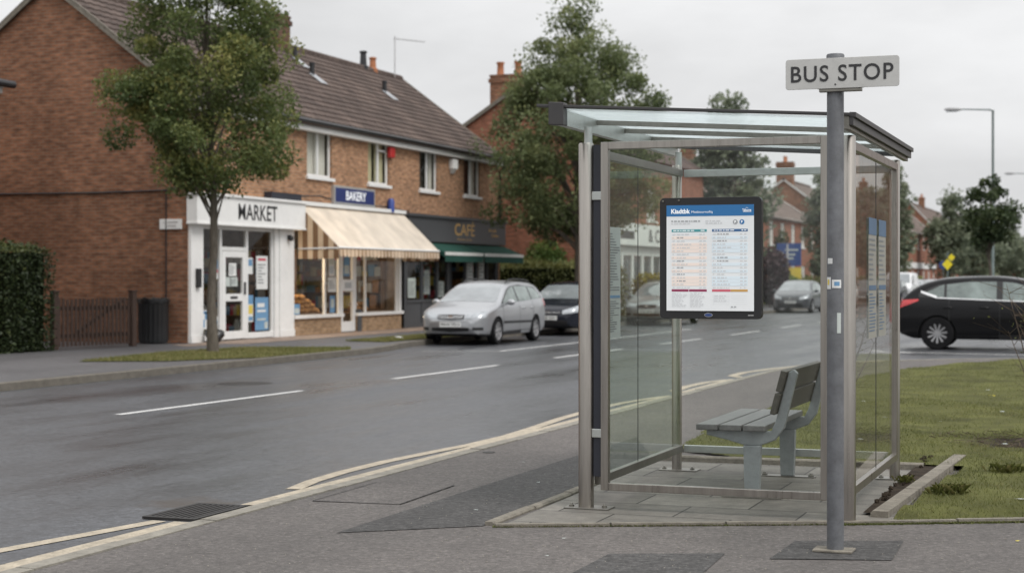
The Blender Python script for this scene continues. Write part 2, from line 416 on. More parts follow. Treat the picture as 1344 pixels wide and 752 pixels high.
M['slab'] = slab_mat('paving_slabs', (.150, .140, .122), (.030, .027, .023), .75, .5, off=.5, ms=.007, var=.18)
M['forecourt'] = slab_mat('forecourt_paving', (.27, .20, .155), (.12, .09, .07), .4, .4, off=.0)
M['line'] = mat('cream_line_paint', (.37, .32, .245), .75, var=.25, vscale=9, dirt=.8)
M['white_line'] = mat('white_line_paint', (.56, .56, .55), .6, var=.1, vscale=6, dirt=.55)
M['lawn'] = mat('lawn_earth', (.085, .088, .030), .95, var=.45, vscale=1.6, bump=.6, bscale=40, dirt=.5, spec=.1)
def bare_place(m, cx, cy, r):
    nt = m.node_tree; L = nt.links.new; b = next(n for n in nt.nodes if n.type == 'BSDF_PRINCIPLED'); src = b.inputs['Base Color'].links[0].from_socket
    tc = N_(nt, 'ShaderNodeTexCoord'); sb = N_(nt, 'ShaderNodeVectorMath', _operation='SUBTRACT'); sb.inputs[1].default_value = (cx, cy, .05); L(tc.outputs['Object'], sb.inputs[0])
    ln = N_(nt, 'ShaderNodeVectorMath', _operation='LENGTH'); L(sb.outputs[0], ln.inputs[0]); nz = N_(nt, 'ShaderNodeTexNoise', Scale=3.5, Detail=8.0, Roughness=.7); L(tc.outputs['Object'], nz.inputs['Vector'])
    ad = N_(nt, 'ShaderNodeMath', _operation='MULTIPLY_ADD'); ad.inputs[1].default_value = r*2.2; L(nz.outputs['Fac'], ad.inputs[0]); L(ln.outputs['Value'], ad.inputs[2])
    mr = N_(nt, 'ShaderNodeMapRange'); mr.inputs['From Min'].default_value = r*1.6; mr.inputs['From Max'].default_value = r*2.1; mr.inputs['To Min'].default_value = 1; mr.inputs['To Max'].default_value = 0; L(ad.outputs[0], mr.inputs[0])
    mx = N_(nt, 'ShaderNodeMixRGB', Color2=(.035, .026, .02, 1)); L(mr.outputs[0], mx.inputs[0]); L(src, mx.inputs[1]); L(mx.outputs[0], b.inputs['Base Color'])
bare_place(M['lawn'], -.70, 15.35, .8)
bare_place(M['road'], -5.95, 9.75, .35)
M['field'] = mat('field_grass', (.07, .085, .03), .95, var=.3, vscale=.3, spec=.1)
M['soil'] = mat('bare_soil', (.035, .027, .02), .95, var=.5, vscale=9, bump=1.0, bscale=50, spec=.1)
M['steel'] = mat('brushed_steel', (.36, .335, .305), .30, 1.0, var=.16, vscale=3, dirt=.15, stretch=(9, 9, .5))
M['steel_dark'] = mat('weathered_steel', (.25, .24, .215), .42, 1.0, var=.2, vscale=4, dirt=.25)
M['alu'] = mat('satin_aluminium', (.50, .52, .50), .42, .85, var=.1, vscale=4, dirt=.15)
M['galv'] = mat('galvanised_pole', (.125, .13, .14), .6, .2, var=.25, vscale=9, bump=.3, bscale=150, dirt=.35)
M['bench_metal'] = mat('galvanised_bench', (.30, .325, .335), .55, .5, var=.14, vscale=8, dirt=.2)
M['bench_wood'] = mat('grey_bench_board', (.155, .155, .152), .48, var=.25, vscale=5, bump=.2, bscale=60, dirt=.25, stretch=(6, .5, 6))
M['bench_back'] = mat('grass_reflection_board', (.085, .08, .066), .6, var=.25, vscale=5, bump=.25, bscale=60, dirt=.3, stretch=(6, .5, 6))  # dark olive reflection of the grass is put into the board colour
M['paper_glass_dim'] = mat('glass_dimmed_notice', (.25, .245, .22), .7, var=.1)  # paper colour darkened to look as if under tinted glass
M['blue_glass_dim'] = mat('glass_dimmed_blue', (.075, .125, .20), .7, var=.1)  # blue print dulled in colour for the same tinted glass look
M['navy'] = mat('navy_infill', (.022, .024, .034), .4, var=.1)
M['black'] = mat('black_plastic', (.016, .016, .017), .42, var=.15, bump=.05)
M['roofedge'] = mat('dark_roof_edge', (.045, .043, .044), .5, var=.2, dirt=.3)
M['screen'] = mat('screen_white', (.72, .74, .75), .35, var=.015, emit=.22)
M['s_blue'] = mat('screen_blue', (.022, .14, .34), .35, var=.02, emit=.25)
M['s_teal'] = mat('screen_teal', (.06, .28, .30), .35, var=.02, emit=.25)
M['s_navy'] = mat('screen_navy', (.04, .12, .26), .35, var=.02, emit=.25)
M['s_peach'] = mat('screen_peach', (.76, .66, .60), .35, var=.02, emit=.28)
M['s_pale'] = mat('screen_pale_blue', (.63, .71, .76), .35, var=.02, emit=.28)
M['s_ink'] = mat('screen_ink', (.32, .33, .34), .35, var=.02, emit=.25)
M['s_grey'] = mat('screen_grey_text', (.53, .54, .55), .35, var=.02, emit=.28)
M['s_wine'] = mat('screen_wine', (.26, .03, .085), .35, var=.02, emit=.2)
M['s_rose'] = mat('screen_rose', (.55, .11, .15), .35, var=.02, emit=.2)
M['s_gold'] = mat('screen_gold', (.52, .30, .09), .35, var=.02, emit=.2)
M['s_white'] = mat('screen_lettering', (.85, .87, .88), .35, var=.02, emit=.3)
M['sign'] = mat('sign_face', (.50, .50, .485), .5, var=.07, vscale=5, dirt=.15)
M['ink'] = mat('sign_ink', (.025, .025, .027), .5, var=.1)
M['paper'] = mat('paper_white', (.66, .67, .66), .7, var=.05)
M['paper_blue'] = mat('paper_blue', (.13, .27, .44), .6, var=.1)
M['paper_pale'] = mat('paper_pale', (.46, .50, .48), .7, var=.08)
M['paper_yellow'] = mat('paper_yellow', (.65, .50, .08), .6, var=.08)
M['paper_ink'] = mat('paper_ink', (.16, .17, .18), .7, var=.1)
M['paper_red'] = mat('paper_red', (.50, .05, .08), .6, var=.08)
M['glass'] = glass_mat('shelter_glass', (.965, .98, .97), 1.45, .003, (.50, .52, .49), grime=.035, f0m=.75)
M['glass_green'] = glass_mat('shelter_side_glass', (.84, .925, .87), 1.5, .02, (.40, .52, .44), grime=.07, f0m=1.0, gmax=.8)
M['glass_dirty'] = glass_mat('shelter_end_glass', (.80, .80, .77), 1.5, .05, (.30, .29, .26), grime=.22)
M['glass_roof'] = glass_mat('frosted_roof_glass', (.91, .94, .945), 1.4, .50, (.68, .73, .74), grime=.15, frost=True, gmax=.25)
M['shopglass'] = glass_mat('shop_glass', (.96, .97, .96), 1.35, .0, (.5, .5, .5), grime=.02, gmax=.28)
M['houseglass'] = mat('window_glass', (.10, .11, .12), .06, var=.4, vscale=1.2, spec=.9)
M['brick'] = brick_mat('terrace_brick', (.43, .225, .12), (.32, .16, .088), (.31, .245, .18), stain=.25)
M['brick_gable'] = brick_mat('gable_brick', (.30, .135, .075), (.20, .087, .05), (.21, .16, .12), stain=.35)  # darker copy of the terrace brick; the gable's shade is in its colour
M['brick_buff'] = brick_mat('buff_brick', (.40, .26, .15), (.32, .20, .11), (.30, .24, .18), stain=.15)
M['brick_red'] = brick_mat('red_brick', (.33, .12, .07), (.25, .09, .052), (.24, .17, .13), stain=.2)
M['tile'] = roof_mat('brown_roof_tiles', (.078, .057, .049), (.19, .14, .118))
M['tile_flat'] = roof_mat('plain_roof_tiles', (.075, .050, .043), (.13, .09, .075), tile=True)
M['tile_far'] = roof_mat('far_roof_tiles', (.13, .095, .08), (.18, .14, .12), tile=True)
M['upvc'] = mat('white_frame', (.74, .74, .73), .4, var=.04, dirt=.08)
M['white_paint'] = mat('white_shopfront_paint', (.76, .755, .74), .5, var=.05, vscale=1.5, dirt=.1)
M['grey_paint'] = mat('dark_grey_paint', (.062, .065, .07), .5, var=.12)
M['gold'] = mat('gold_lettering', (.55, .33, .10), .45, .2, var=.1)
M['gutter'] = mat('black_gutter', (.018, .018, .02), .4, var=.15)
M['fascia_w'] = mat('eaves_board', (.60, .59, .57), .6, var=.08, dirt=.2)
M['navy_sign'] = mat('navy_sign', (.022, .035, .135), .4, var=.08)
M['silver'] = mat('sign_frame_silver', (.48, .48, .48), .4, .5, var=.08)
M['awning'] = stripe_mat('striped_awning', (.80, .725, .625), (.67, .58, .475), .115, 'Y', .62)
M['awning_side'] = stripe_mat('striped_awning_side', (.66, .52, .37), (.24, .145, .085), .30, 'X', .5)
M['valance'] = stripe_mat('striped_valance', (.74, .60, .46), (.46, .33, .225), .23, 'Y', .5)
M['green_canvas'] = mat('green_canvas', (.018, .062, .048), .85, var=.15, spec=.2)
M['white_canvas'] = mat('white_canvas_edge', (.6, .6, .57), .8, var=.06)
M['curtain'] = mat('curtain', (.58, .56, .50), .95, var=.15, vscale=6, spec=.1, stretch=(8, 8, .3))
M['curtain_y'] = mat('cream_curtain', (.50, .46, .30), .95, var=.15, vscale=6, spec=.1, stretch=(8, 8, .3))
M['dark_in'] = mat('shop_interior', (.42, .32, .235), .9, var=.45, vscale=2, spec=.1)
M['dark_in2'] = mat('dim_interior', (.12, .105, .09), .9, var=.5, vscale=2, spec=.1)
M['shelf'] = mat('shelf_timber', (.24, .14, .075), .7, var=.3)
M['bread'] = mat('bread_crust', (.36, .19, .075), .8, var=.4, vscale=14, bump=.4, bscale=50, spec=.2)
M['lamp_glow'] = mat('lit_bulb', (1.0, .62, .28), .5, var=.0, emit=5.0)
M['fence'] = mat('brown_fence', (.070, .042, .031), .8, var=.35, vscale=6, bump=.3, stretch=(5, 5, .6))
M['bin'] = mat('black_bin', (.026, .027, .029), .45, var=.2)
M['bag'] = mat('black_bag', (.012, .012, .013), .3, var=.2, bump=.6, bscale=18)
M['bark'] = mat('bark', (.115, .10, .082), .9, var=.35, vscale=9, bump=.9, bscale=35, spec=.15, stretch=(3, 3, .7))
M['twig'] = mat('twig', (.10, .078, .06), .9, var=.3, spec=.1)
M['terracotta'] = mat('terracotta', (.36, .145, .07), .85, var=.2)
M['lead'] = mat('lead_flashing', (.33, .34, .36), .6, var=.2)
M['leaf1'] = leaf_mat('maple_leaf', (.060, .092, .034), (.14, .175, .060), (.30, .28, .09), .45)
M['leaf2'] = leaf_mat('tree_leaf', (.085, .115, .05), (.16, .195, .085), (.26, .28, .12), .42)
M['leaf3'] = leaf_mat('dark_leaf', (.030, .050, .022), (.062, .088, .034), (.11, .135, .05), .28)
M['leaf_far'] = leaf_mat('hazy_far_leaf', (.12, .15, .105), (.19, .22, .145), (.25, .27, .17), .38)  # paled greens; distance haze is put into the leaf colour
M['hedge'] = leaf_mat('hedge_leaf', (.016, .028, .011), (.040, .058, .020), (.115, .13, .04), .22)
M['hedge_lt'] = leaf_mat('light_hedge_leaf', (.075, .092, .03), (.145, .16, .055), (.26, .26, .085), .32)
M['bush_lt'] = leaf_mat('bush_leaf', (.04, .08, .02), (.09, .15, .035), (.19, .25, .06), .3)
M['plum'] = leaf_mat('plum_leaf', (.025, .014, .016), (.055, .026, .03), (.09, .045, .045), .25)
M['yellow_leaf'] = leaf_mat('yellow_flower_leaf', (.07, .09, .02), (.25, .22, .035), (.55, .42, .04), .3)
M['blade'] = leaf_mat('grass_blade', (.075, .085, .024), (.13, .145, .040), (.26, .235, .10), .35)
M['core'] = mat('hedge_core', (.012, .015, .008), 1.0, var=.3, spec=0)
M['p_silver'] = mat('silver_car_paint', (.40, .41, .425), .32, .75, var=.03, coat=.35, rvar=.03)
M['p_navy'] = mat('dark_blue_car_paint', (.008, .010, .017), .25, .0, var=.05, coat=.25, spec=.3, rvar=.03)
M['p_black'] = mat('black_car_paint', (.005, .005, .006), .22, .0, var=.05, coat=.10, spec=.22, rvar=.03)
M['p_dark'] = mat('dark_grey_car_paint', (.045, .05, .057), .3, .3, var=.05, coat=.6, rvar=.03)
M['p_white'] = mat('white_car_paint', (.66, .67, .68), .35, 0, var=.03, coat=.5, rvar=.03)
M['p_red'] = mat('red_car_paint', (.23, .02, .035), .3, 0, var=.05, coat=.6, rvar=.03)
M['p_grey'] = mat('grey_car_paint', (.28, .30, .31), .3, .4, var=.05, coat=.6, rvar=.03)
M['carglass'] = mat('car_glass', (.028, .032, .034), .04, var=.3, vscale=1.5, spec=.7, coat=.3, rvar=.01)
M['windscreen'] = mat('windscreen_glass', (.20, .22, .23), .06, var=.3, vscale=1.5, spec=.8, coat=.6, rvar=.01)
M['sideglass'] = mat('pale_side_glass', (.17, .205, .195), .05, var=.45, vscale=2.2, spec=.6, rvar=.01)
M['trim'] = mat('car_trim_black', (.012, .012, .013), .5, var=.1)
M['chrome'] = mat('chrome', (.7, .7, .7), .15, 1.0, var=.05, rvar=.04)
M['tyre'] = mat('tyre_rubber', (.011, .011, .012), .9, var=.2, spec=.15)
M['brick_dark'] = brick_mat('dark_brick', (.15, .075, .05), (.10, .05, .035), (.11, .09, .07), stain=.4)  # darker brick tone for the terrace chimney
M['rim'] = mat('alloy_rim', (.36, .36, .37), .4, .6, var=.1)
M['headlamp'] = mat('headlamp_glass', (.36, .38, .40), .2, .2, var=.35, vscale=14, spec=.6)
M['taillamp'] = mat('tail_lamp', (.50, .014, .018), .15, 0, var=.2, vscale=10, coat=1.0)
M['plate'] = mat('number_plate', (.68, .69, .68), .5, var=.03)
M['plate_y'] = mat('rear_number_plate', (.60, .42, .05), .5, var=.03)
M['iron'] = mat('cast_iron', (.035, .033, .032), .6, .5, var=.35, vscale=15, dirt=.3)
M['pit_shade'] = mat('drain_pit_shade', (.006, .006, .006), .9)
M['lamp_post'] = mat('green_grey_lamp_post', (.13, .165, .16), .55, .4, var=.15)
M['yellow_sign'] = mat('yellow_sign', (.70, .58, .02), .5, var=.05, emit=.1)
M['blue_sign'] = mat('blue_sign', (.03, .065, .21), .5, var=.06)
M['alarm_red'] = mat('red_alarm', (.42, .03, .03), .4, var=.08)
M['blue_box'] = mat('blue_alarm', (.03, .06, .25), .4, var=.08)
SKY, SUN_E = (7.8, 7.7, 5.8, 11.5, 18.0), 2.0
# ------------------------------------------------------------------ the setting
def arc(cx, cy, r, a0, a1, n=10):
    return [(cx+r*math.cos(R(a0+(a1-a0)*i/n)), cy+r*math.sin(R(a0+(a1-a0)*i/n))) for i in range(n+1)]

KX = -5.36                                                   # near kerb line
m = MB(); m.sheet([(-400, -60), (400, -60), (400, 900), (-400, 900)], -.16)
kind(m.build('ground', M['field']), 'structure')
far_kerb = [(-14.85, -30), (-14.85, 31.5), (-15.1, 33.2), (-15.55, 35.2), (-15.65, 37), (-15.65, 61), (-15.3, 63.5), (-14.9, 66), (-14.9, 420)]
near_kerb = [(KX, -30), (KX, 26.1)] + arc(KX+6.5, 26.4, 6.5, 180, 90, 12)[1:] + [(60, 32.9)]
near_kerb2 = [(60, 45.2)] + arc(KX+6.5, 51.7, 6.5, 270, 180, 12) + [(KX, 420)]
def rz(x): return -.022-.078*min(1, max(0, (KX-x)/9.3))
m = MB()
for ya, yb in ((-30, 420),):
    vs = [(x, y, rz(x)) for y in (ya, yb) for x in (-17, KX-9.3, KX, -1)]
    m.add(vs, [(0, 1, 5, 4), (1, 2, 6, 5), (2, 3, 7, 6)])
m.sheet([(-1, 25), (3, 31), (60, 31.6), (60, 46), (3, 46), (-1, 52)], -.022)
kind(m.build('road', M['road']), 'structure')
# near pavement, its far neighbour beyond the side road, and the shop-side pavement
m = MB(); m.sheet(near_kerb + [(60, -30)], 0); kind(m.build('pavement', M['pave']), 'structure')
m = MB(); m.sheet(near_kerb2 + [(60, 420)], 0); kind(m.build('pavement', M['pavefar']), 'structure')
m = MB(); m.sheet(far_kerb + [(-40, 420), (-40, -30)], 0); kind(m.build('pavement', M['pavefar']), 'structure')

def kerbstones(name, path, side, w, z0, z1, L=.9, matn='kerb'):
    """kerb stones with open joints laid along a polyline"""
    m = MB(); pts = [Vector(p) for p in path]
    rr = random.Random(5)
    for a, b in zip(pts[:-1], pts[1:]):
        d = b-a; ln = d.length
        if ln < 1e-6: continue
        d /= ln; nr = Vector((-d.y, d.x))*side
        k = max(1, round(ln/L)) if ln < 60 else int(ln/6)
        for i in range(k):
            g = .006 if k > 1 else 0
            s0 = a+d*(ln*i/k+g); s1 = a+d*(ln*(i+1)/k-g); j = rr.uniform(-.004, .004); jz = rr.uniform(-.003, .003)
            q = [s0+nr*j, s1+nr*j, s1+nr*(w+j), s0+nr*(w+j)]
            c = .012
            lo = [(p.x, p.y, z0) for p in q]; hi = [(p.x, p.y, z1-c+jz) for p in q]
            q2 = [s0+nr*(j+c), s1+nr*(j+c), s1+nr*(w+j), s0+nr*(w+j)]
            top = [(p.x, p.y, z1+jz) for p in q2]
            m.add(lo+hi+top, [(0,1,5,4),(1,2,6,5),(2,3,7,6),(3,0,4,7),(4,5,9,8),(5,6,10,9),(6,7,11,10),(7,4,8,11),(8,9,10,11)])
    return kind(m.build(name, M[matn]), 'structure')
kerbstones('kerb', near_kerb, -1, .13, -.14, .008)
kerbstones('kerb', near_kerb2, -1, .13, -.14, .008)
kerbstones('kerb', far_kerb, 1, .13, -.16, .02, matn='kerb_far')

# painted markings, 4 mm above the carriageway
zl = lambda x: rz(x)+.004
zl2 = lambda x: rz(x)+.0065
m = MB()
xc = lambda y: -10.80+.027*(y-16) if y < 46 else -10.0
for y0, y1 in ((2.0, 6.1), (9.1, 13.3), (16.2, 20.5), (23.4, 27.7), (30.6, 34.9), (37.8, 41.4), (44.5, 48.2), (51.5, 55), (58.5, 62), (65.5, 69), (72.5, 76), (80, 84), (87, 91), (94, 98), (101, 105), (110, 114), (120, 124), (130, 134)):
    m.ribbon([(xc(y0), y0), (xc(y1), y1)], .12, zl)
kind(m.build('road_marking', M['white_line']), 'structure')
m = MB()
m.ribbon([(-12.6, 33.3), (-12.5, 37.2), (-12.45, 41.3), (-12.45, 49.7)], .11, zl)
m.ribbon([(-12.45, 49.7), (-13.3, 50.3), (-14.1, 50.5)], .10, zl2)
m.ribbon([(-12.45, 33.4), (-14.2, 32.9)], .10, zl2)
m.ribbon([(-4.25, 34.55), (-1.75, 34.1), (6, 33.8)], .13, zl)
m.ribbon([(-4.9, 35.2), (-4.6, 34.4), (-4.0, 34.35)], .24, zl2)
kind(m.build('road_marking', M['white_line']), 'structure')
m = MB()
m.ribbon([(-6.05, 4.5), (-5.90, 7.6), (-5.74, 8.5), (-5.66, 8.95)], 0.115, zl)
m.ribbon([(-5.53, 4.5), (-5.51, 7.6), (-5.49, 8.95)], 0.128, zl)
m.ribbon([(-5.60, 10.62), (-5.69, 11.1), (-5.735, 11.7), (-5.73, 12.5), (-5.66, 13.3), (-5.58, 14.0), (-5.55, 14.9), (-5.60, 15.8), (-5.70, 17.0), (-5.74, 18.3), (-5.70, 19.4), (-5.56, 20.3), (-5.47, 20.7)], 0.122, zl)
m.ribbon([(-5.47, 9.75), (-5.46, 12.0), (-5.445, 13.6), (-5.45, 15.5), (-5.47, 17.5), (-5.45, 19.5), (-5.43, 20.7)], 0.141, zl2)
m.ribbon([(-5.44, 21.3), (-5.66, 21.7), (-5.72, 22.6), (-5.68, 23.6), (-5.5, 24.3)], 0.154, zl)
m.ribbon([(-5.44, 21.4), (-5.45, 23.0), (-5.44, 24.4)], 0.166, zl2)
m.ribbon([(-5.44, 24.9), (-5.68, 25.3), (-5.7, 26.2), (-5.5, 27.5), (-5.05, 29.1), (-4.1, 31.0)], 0.154, zl)
kind(m.build('road_marking', M['line']), 'structure')

# darker reinstatements in the near pavement
m = MB()
m.sheet([(-4.33, 8.75), (-3.62, 9.30), (-3.62, 13.2), (-4.28, 15.0), (-4.31, 13.0)], .004)
m.sheet([(-2.62, 7.4), (-2.61, 8.6), (-2.02, 8.83), (-1.96, 7.6)], .004)
m.sheet([(-1.76, 8.74), (-1.74, 9.38), (-1.16, 9.60), (-1.14, 8.92)], .0045)
kind(m.build('pavement', M['patch']), 'structure')
m = MB(); m.sheet([(-20.1, 33.0), (-18.7, 33.0), (-18.7, 53.4), (-20.1, 53.4)], .006)
m.sheet([(-19.9, 31.9), (-19.2, 31.5), (-18.9, 32.5), (-19.6, 32.9)], .008)
kind(m.build('pavement', M['forecourt']), 'structure')

# shelter floor of concrete slabs
m = MB(); m.sheet([(-3.50, 9.38), (-1.30, 10.33), (-1.30, 13.05), (-3.56, 13.05)], .012)
kind(m.build('paving_slabs', M['slab']), 'structure')
kerbstones('edging_kerb', [(-3.55, 13.1), (-3.56, 9.34), (-1.62, 10.16), (-.30, 10.80), (3.0, 12.3), (9, 15.2)], -1, .06, -.02, .022, .75, 'edging')
kerbstones('edging_kerb', [(-1.465, 10.42), (-1.30, 14.0)], -1, .11, -.02, .05, 1.2, 'edging')
kerbstones('edging_kerb', [(-3.6, 13.1), (-1.44, 13.2)], 1, .06, -.02, .05, .9, 'edging')
m = MB(); m.sheet([(-1.52, 10.5), (-1.40, 10.5), (-1.22, 14.0), (-1.5, 14.0)], .028)
kind(m.build('ground', M['soil']), 'structure')

# lawn
lawn_poly = [(-1.34, 10.24), (-.30, 10.74), (3, 12.24), (9, 15.1), (40, 21), (40, 31.6), (2.5, 31.6), (.2, 31.8), (-1.7, 31.1), (-3.0, 28.6), (-3.6, 25), (-3.75, 16), (-3.6, 13.9), (-2.6, 13.25), (-1.12, 13.25)]
def inside(poly, x, y):
    r = False; n = len(poly)
    for i in range(n):
        x0, y0 = poly[i]; x1, y1 = poly[i-1]
        if (y0 > y) != (y1 > y) and x < (x1-x0)*(y-y0)/(y1-y0)+x0: r = not r
    return r
def lawn_z(x, y):
    h = .035+.02*math.sin(1.3*x+.4*y)*math.cos(.8*y-.5)+.012*math.sin(3.7*x+2.1*y)
    e = min((y-(10.80+.47*(x+.30)))*.9, (13.6-y) if x < -1.1 and False else 9)     # thins out against the front edging
    k = min(1, max(0, (e+.02)/.35)); return .008+h*k*k*(3-2*k)
vid = {}; m = MB()
def lv(i, j, st):
    if (i, j) not in vid:
        vid[(i, j)] = len(m.v); m.v.append((i*st, j*st, lawn_z(i*st, j*st)))
    return vid[(i, j)]
st = .06
for i in range(int(-4/st), int(7/st)):
    for j in range(int(10/st), int(33/st)):
        if inside(lawn_poly, (i+.5)*st, (j+.5)*st):
            m.f.append([lv(i, j, st), lv(i+1, j, st), lv(i+1, j+1, st), lv(i, j+1, st)]); m.m.append(0)
kind(m.build('lawn', M['lawn'], smooth=180), 'structure')

def tinted(name, V, F, T, material, parent=None):
    me = bpy.data.meshes.new(name)
    V = np.asarray(V, dtype=np.float32); F = np.asarray(F, dtype=np.int32)
    k = F.shape[1]
    me.vertices.add(len(V)); me.vertices.foreach_set('co', V.ravel())
    me.loops.add(F.size); me.loops.foreach_set('vertex_index', F.ravel())
    me.polygons.add(len(F)); me.polygons.foreach_set('loop_start', np.arange(0, F.size, k, dtype=np.int32))
    me.polygons.foreach_set('loop_total', np.full(len(F), k, dtype=np.int32))
    me.update(calc_edges=True)
    at = me.attributes.new('tint', 'FLOAT', 'FACE'); at.data.foreach_set('value', np.asarray(T, dtype=np.float32))
    me.materials.append(material)
    o = bpy.data.objects.new(name, me); COL.objects.link(o); adopt(o, parent)
    return o

def grass(name, P, hmin, hmax, w, lean=.6, z=None, tintf=None):
    n = len(P); P = np.asarray(P)
    a = rng.uniform(0, 2*np.pi, n); h = rng.uniform(hmin, hmax, n); la = rng.uniform(0, 2*np.pi, n); ll = rng.uniform(0, lean, n)*h
    V = np.zeros((n, 3, 3))
    V[:, 0] = P; V[:, 1] = P; V[:, 2] = P
    V[:, 0, 0] -= np.cos(a)*w/2; V[:, 0, 1] -= np.sin(a)*w/2
    V[:, 1, 0] += np.cos(a)*w/2; V[:, 1, 1] += np.sin(a)*w/2
    V[:, 2, 0] += np.cos(la)*ll; V[:, 2, 1] += np.sin(la)*ll; V[:, 2, 2] += h
    T = np.clip(rng.normal(.45, .2, n) + (tintf(P[:, 0], P[:, 1]) if tintf else 0), 0, 1)
    return kind(tinted(name, V.reshape(-1, 3), np.arange(3*n).reshape(n, 3), T, M['blade']), 'stuff')

def fbm(x, y):
    return (np.sin(1.1*x+.7*y)+np.sin(2.3*y-1.7*x+1)+.6*np.sin(4.1*x+3.3*y+2)+.5*np.sin(7.3*x-5.2*y))/3.1
pts = []
while len(pts) < 120000:
    x = rng.uniform(-3.8, 6.0); y = rng.uniform(10.3, 33) if rng.random() < .45 else rng.uniform(10.3, 20)
    if x > (y-8)*.36 - .2 and x > 1: continue
    if not inside(lawn_poly, x, y): continue
    f = float(fbm(np.array(x), np.array(y)))
    bare = f < -.28 and y < 19
    if math.hypot(x+.85, y-15.3) < .55*(1+.3*math.sin(x*9)*math.cos(y*7)): bare = True
    if bare and rng.random() < .75: continue
    pts.append((x, y, lawn_z(x, y)-.004))
grass('grass', pts, 0.010, .036, .0055, 1.3, tintf=lambda x, y: .26*fbm(x*.9, y*.7)+np.where((y > 13.2) & (y < 15.6), .14, 0)+.12*np.clip((12.2-y), 0, 1))
pts = []
for _ in range(5200):
    s_ = rng.random(); x = -1.6+2.6*s_+(rng.random()-.5)*.02; pts.append((x, 10.80+.485*(x+.30)-.066-abs(rng.normal(0, .016)), .001))
for _ in range(2600):
    x = -3.55+2.0*rng.random(); pts.append((x, 9.345+.423*(x+3.56)-.064-abs(rng.normal(0, .006)), .001))
for _ in range(1500):
    y = rng.uniform(10.45, 14.0); pts.append((-1.44+(y-10.42)*.06-.015+abs(rng.normal(0, .03)), y, .02))
grass('moss', pts, .004, .016, .007, 2.0, tintf=lambda x, y: .1*fbm(x*5, y*5)-.15)
m = MB(); rg_ = random.Random(9)
for i in range(900):
    x = rg_.uniform(-5.2, 1.2); y = rg_.uniform(7.4, 13 if x < -3.7 else 10.2+.47*(x+1.5) if x > -1.6 else 9.2+.3*(x+3.6))
    r_ = rg_.uniform(.0022, .006); m.add([(x-r_, y, .003), (x, y-r_, .003), (x+r_, y, .003), (x, y+r_, .003), (x, y, .003+r_)], [(0, 1, 4), (1, 2, 4), (2, 3, 4), (3, 0, 4)])
kind(m.build('grit', M['kerb']), 'stuff')


verge1 = [(-17.5, 25), (-16.1, 25.7), (-15.15, 27.4), (-15.0, 31), (-15.5, 32.0), (-17.6, 31.2), (-18.0, 28.5)]
verge2 = [(-17.3, 35.4), (-16.1, 35.1), (-15.9, 41.5), (-17.3, 41.5)]
m = MB()
for vg in (verge1, verge2): m.sheet(vg, .012)
kind(m.build('lawn', M['lawn']), 'structure')
pts = []
while len(pts) < 26000:
    x = rng.uniform(-18, -15); y = rng.uniform(25, 41.5)
    if inside(verge1, x, y) or inside(verge2, x, y): pts.append((x, y, .01))
grass('grass', pts, .02, .06, .016, .9, tintf=lambda x, y: .2*fbm(x, y)+.28)

# ------------------------------------------------------------------ small ironwork in the ground
t = thing('drain_grate', 'cast iron slotted drain grate set in the road gutter between the yellow lines', 'drain', (-5.64, 9.33, -.022))
m = MB()
x0, x1, y0, y1, gz = -5.82, -5.44, 9.0, 9.68, -.0225
m.box(x0, x1, y0, y0+.04, gz, gz+.015); m.box(x0, x1, y1-.04, y1, gz, gz+.015); m.box(x0, x0+.035, y0+.04, y1-.04, gz, gz+.015); m.box(x1-.035, x1, y0+.04, y1-.04, gz, gz+.015)
m.build('frame', M['iron'], t)
m = MB()
for i in range(7):
    xx = x0+.06+i*(x1-x0-.12)/6
    m.box(xx-.012, xx+.012, y0+.041, y1-.041, gz+.001, gz+.014)
m.build('bars', M['iron'], t)
m = MB(); m.box(x0+.035, x1-.035, y0+.04, y1-.04, gz+.0005, gz+.0045); m.build('pit_shade', M['pit_shade'], t)  # flat near-black slab; the shade of the hole is put into its colour
def cover(label, pts, w):
    t = thing('inspection_cover', label, 'cover', (pts[0][0], pts[0][1], 0))
    m = MB(); m.ribbon(pts+[pts[0]], w, .0065); m.build('rim', M['patch'], t)
    m = MB(); m.sheet(pts, .003); m.build('lid', M['pave'], t)
cover('pavement-filled inspection cover with a thin iron rim beside the kerb', [(-5.10, 9.95), (-5.12, 11.0), (-4.52, 11.05), (-4.48, 10.0)], .014)
m = MB(); m.lathe([(.001, .006), (.05, .006), (.055, .001)], (-5.1, 13.25, 0), n=16)
tag(m.build('stop_tap_cover', M['iron']), 'tiny round iron stop tap cover in the pavement near the kerb', 'cover')
m = MB(); m.lathe([(.001, .004), (.40, .004), (.42, .0005)], (-12.3, 21.8, rz(-12.3)+.001), n=28)
tag(m.build('manhole_cover', M['iron']), 'round dark manhole cover in the road beyond the first dash', 'manhole')

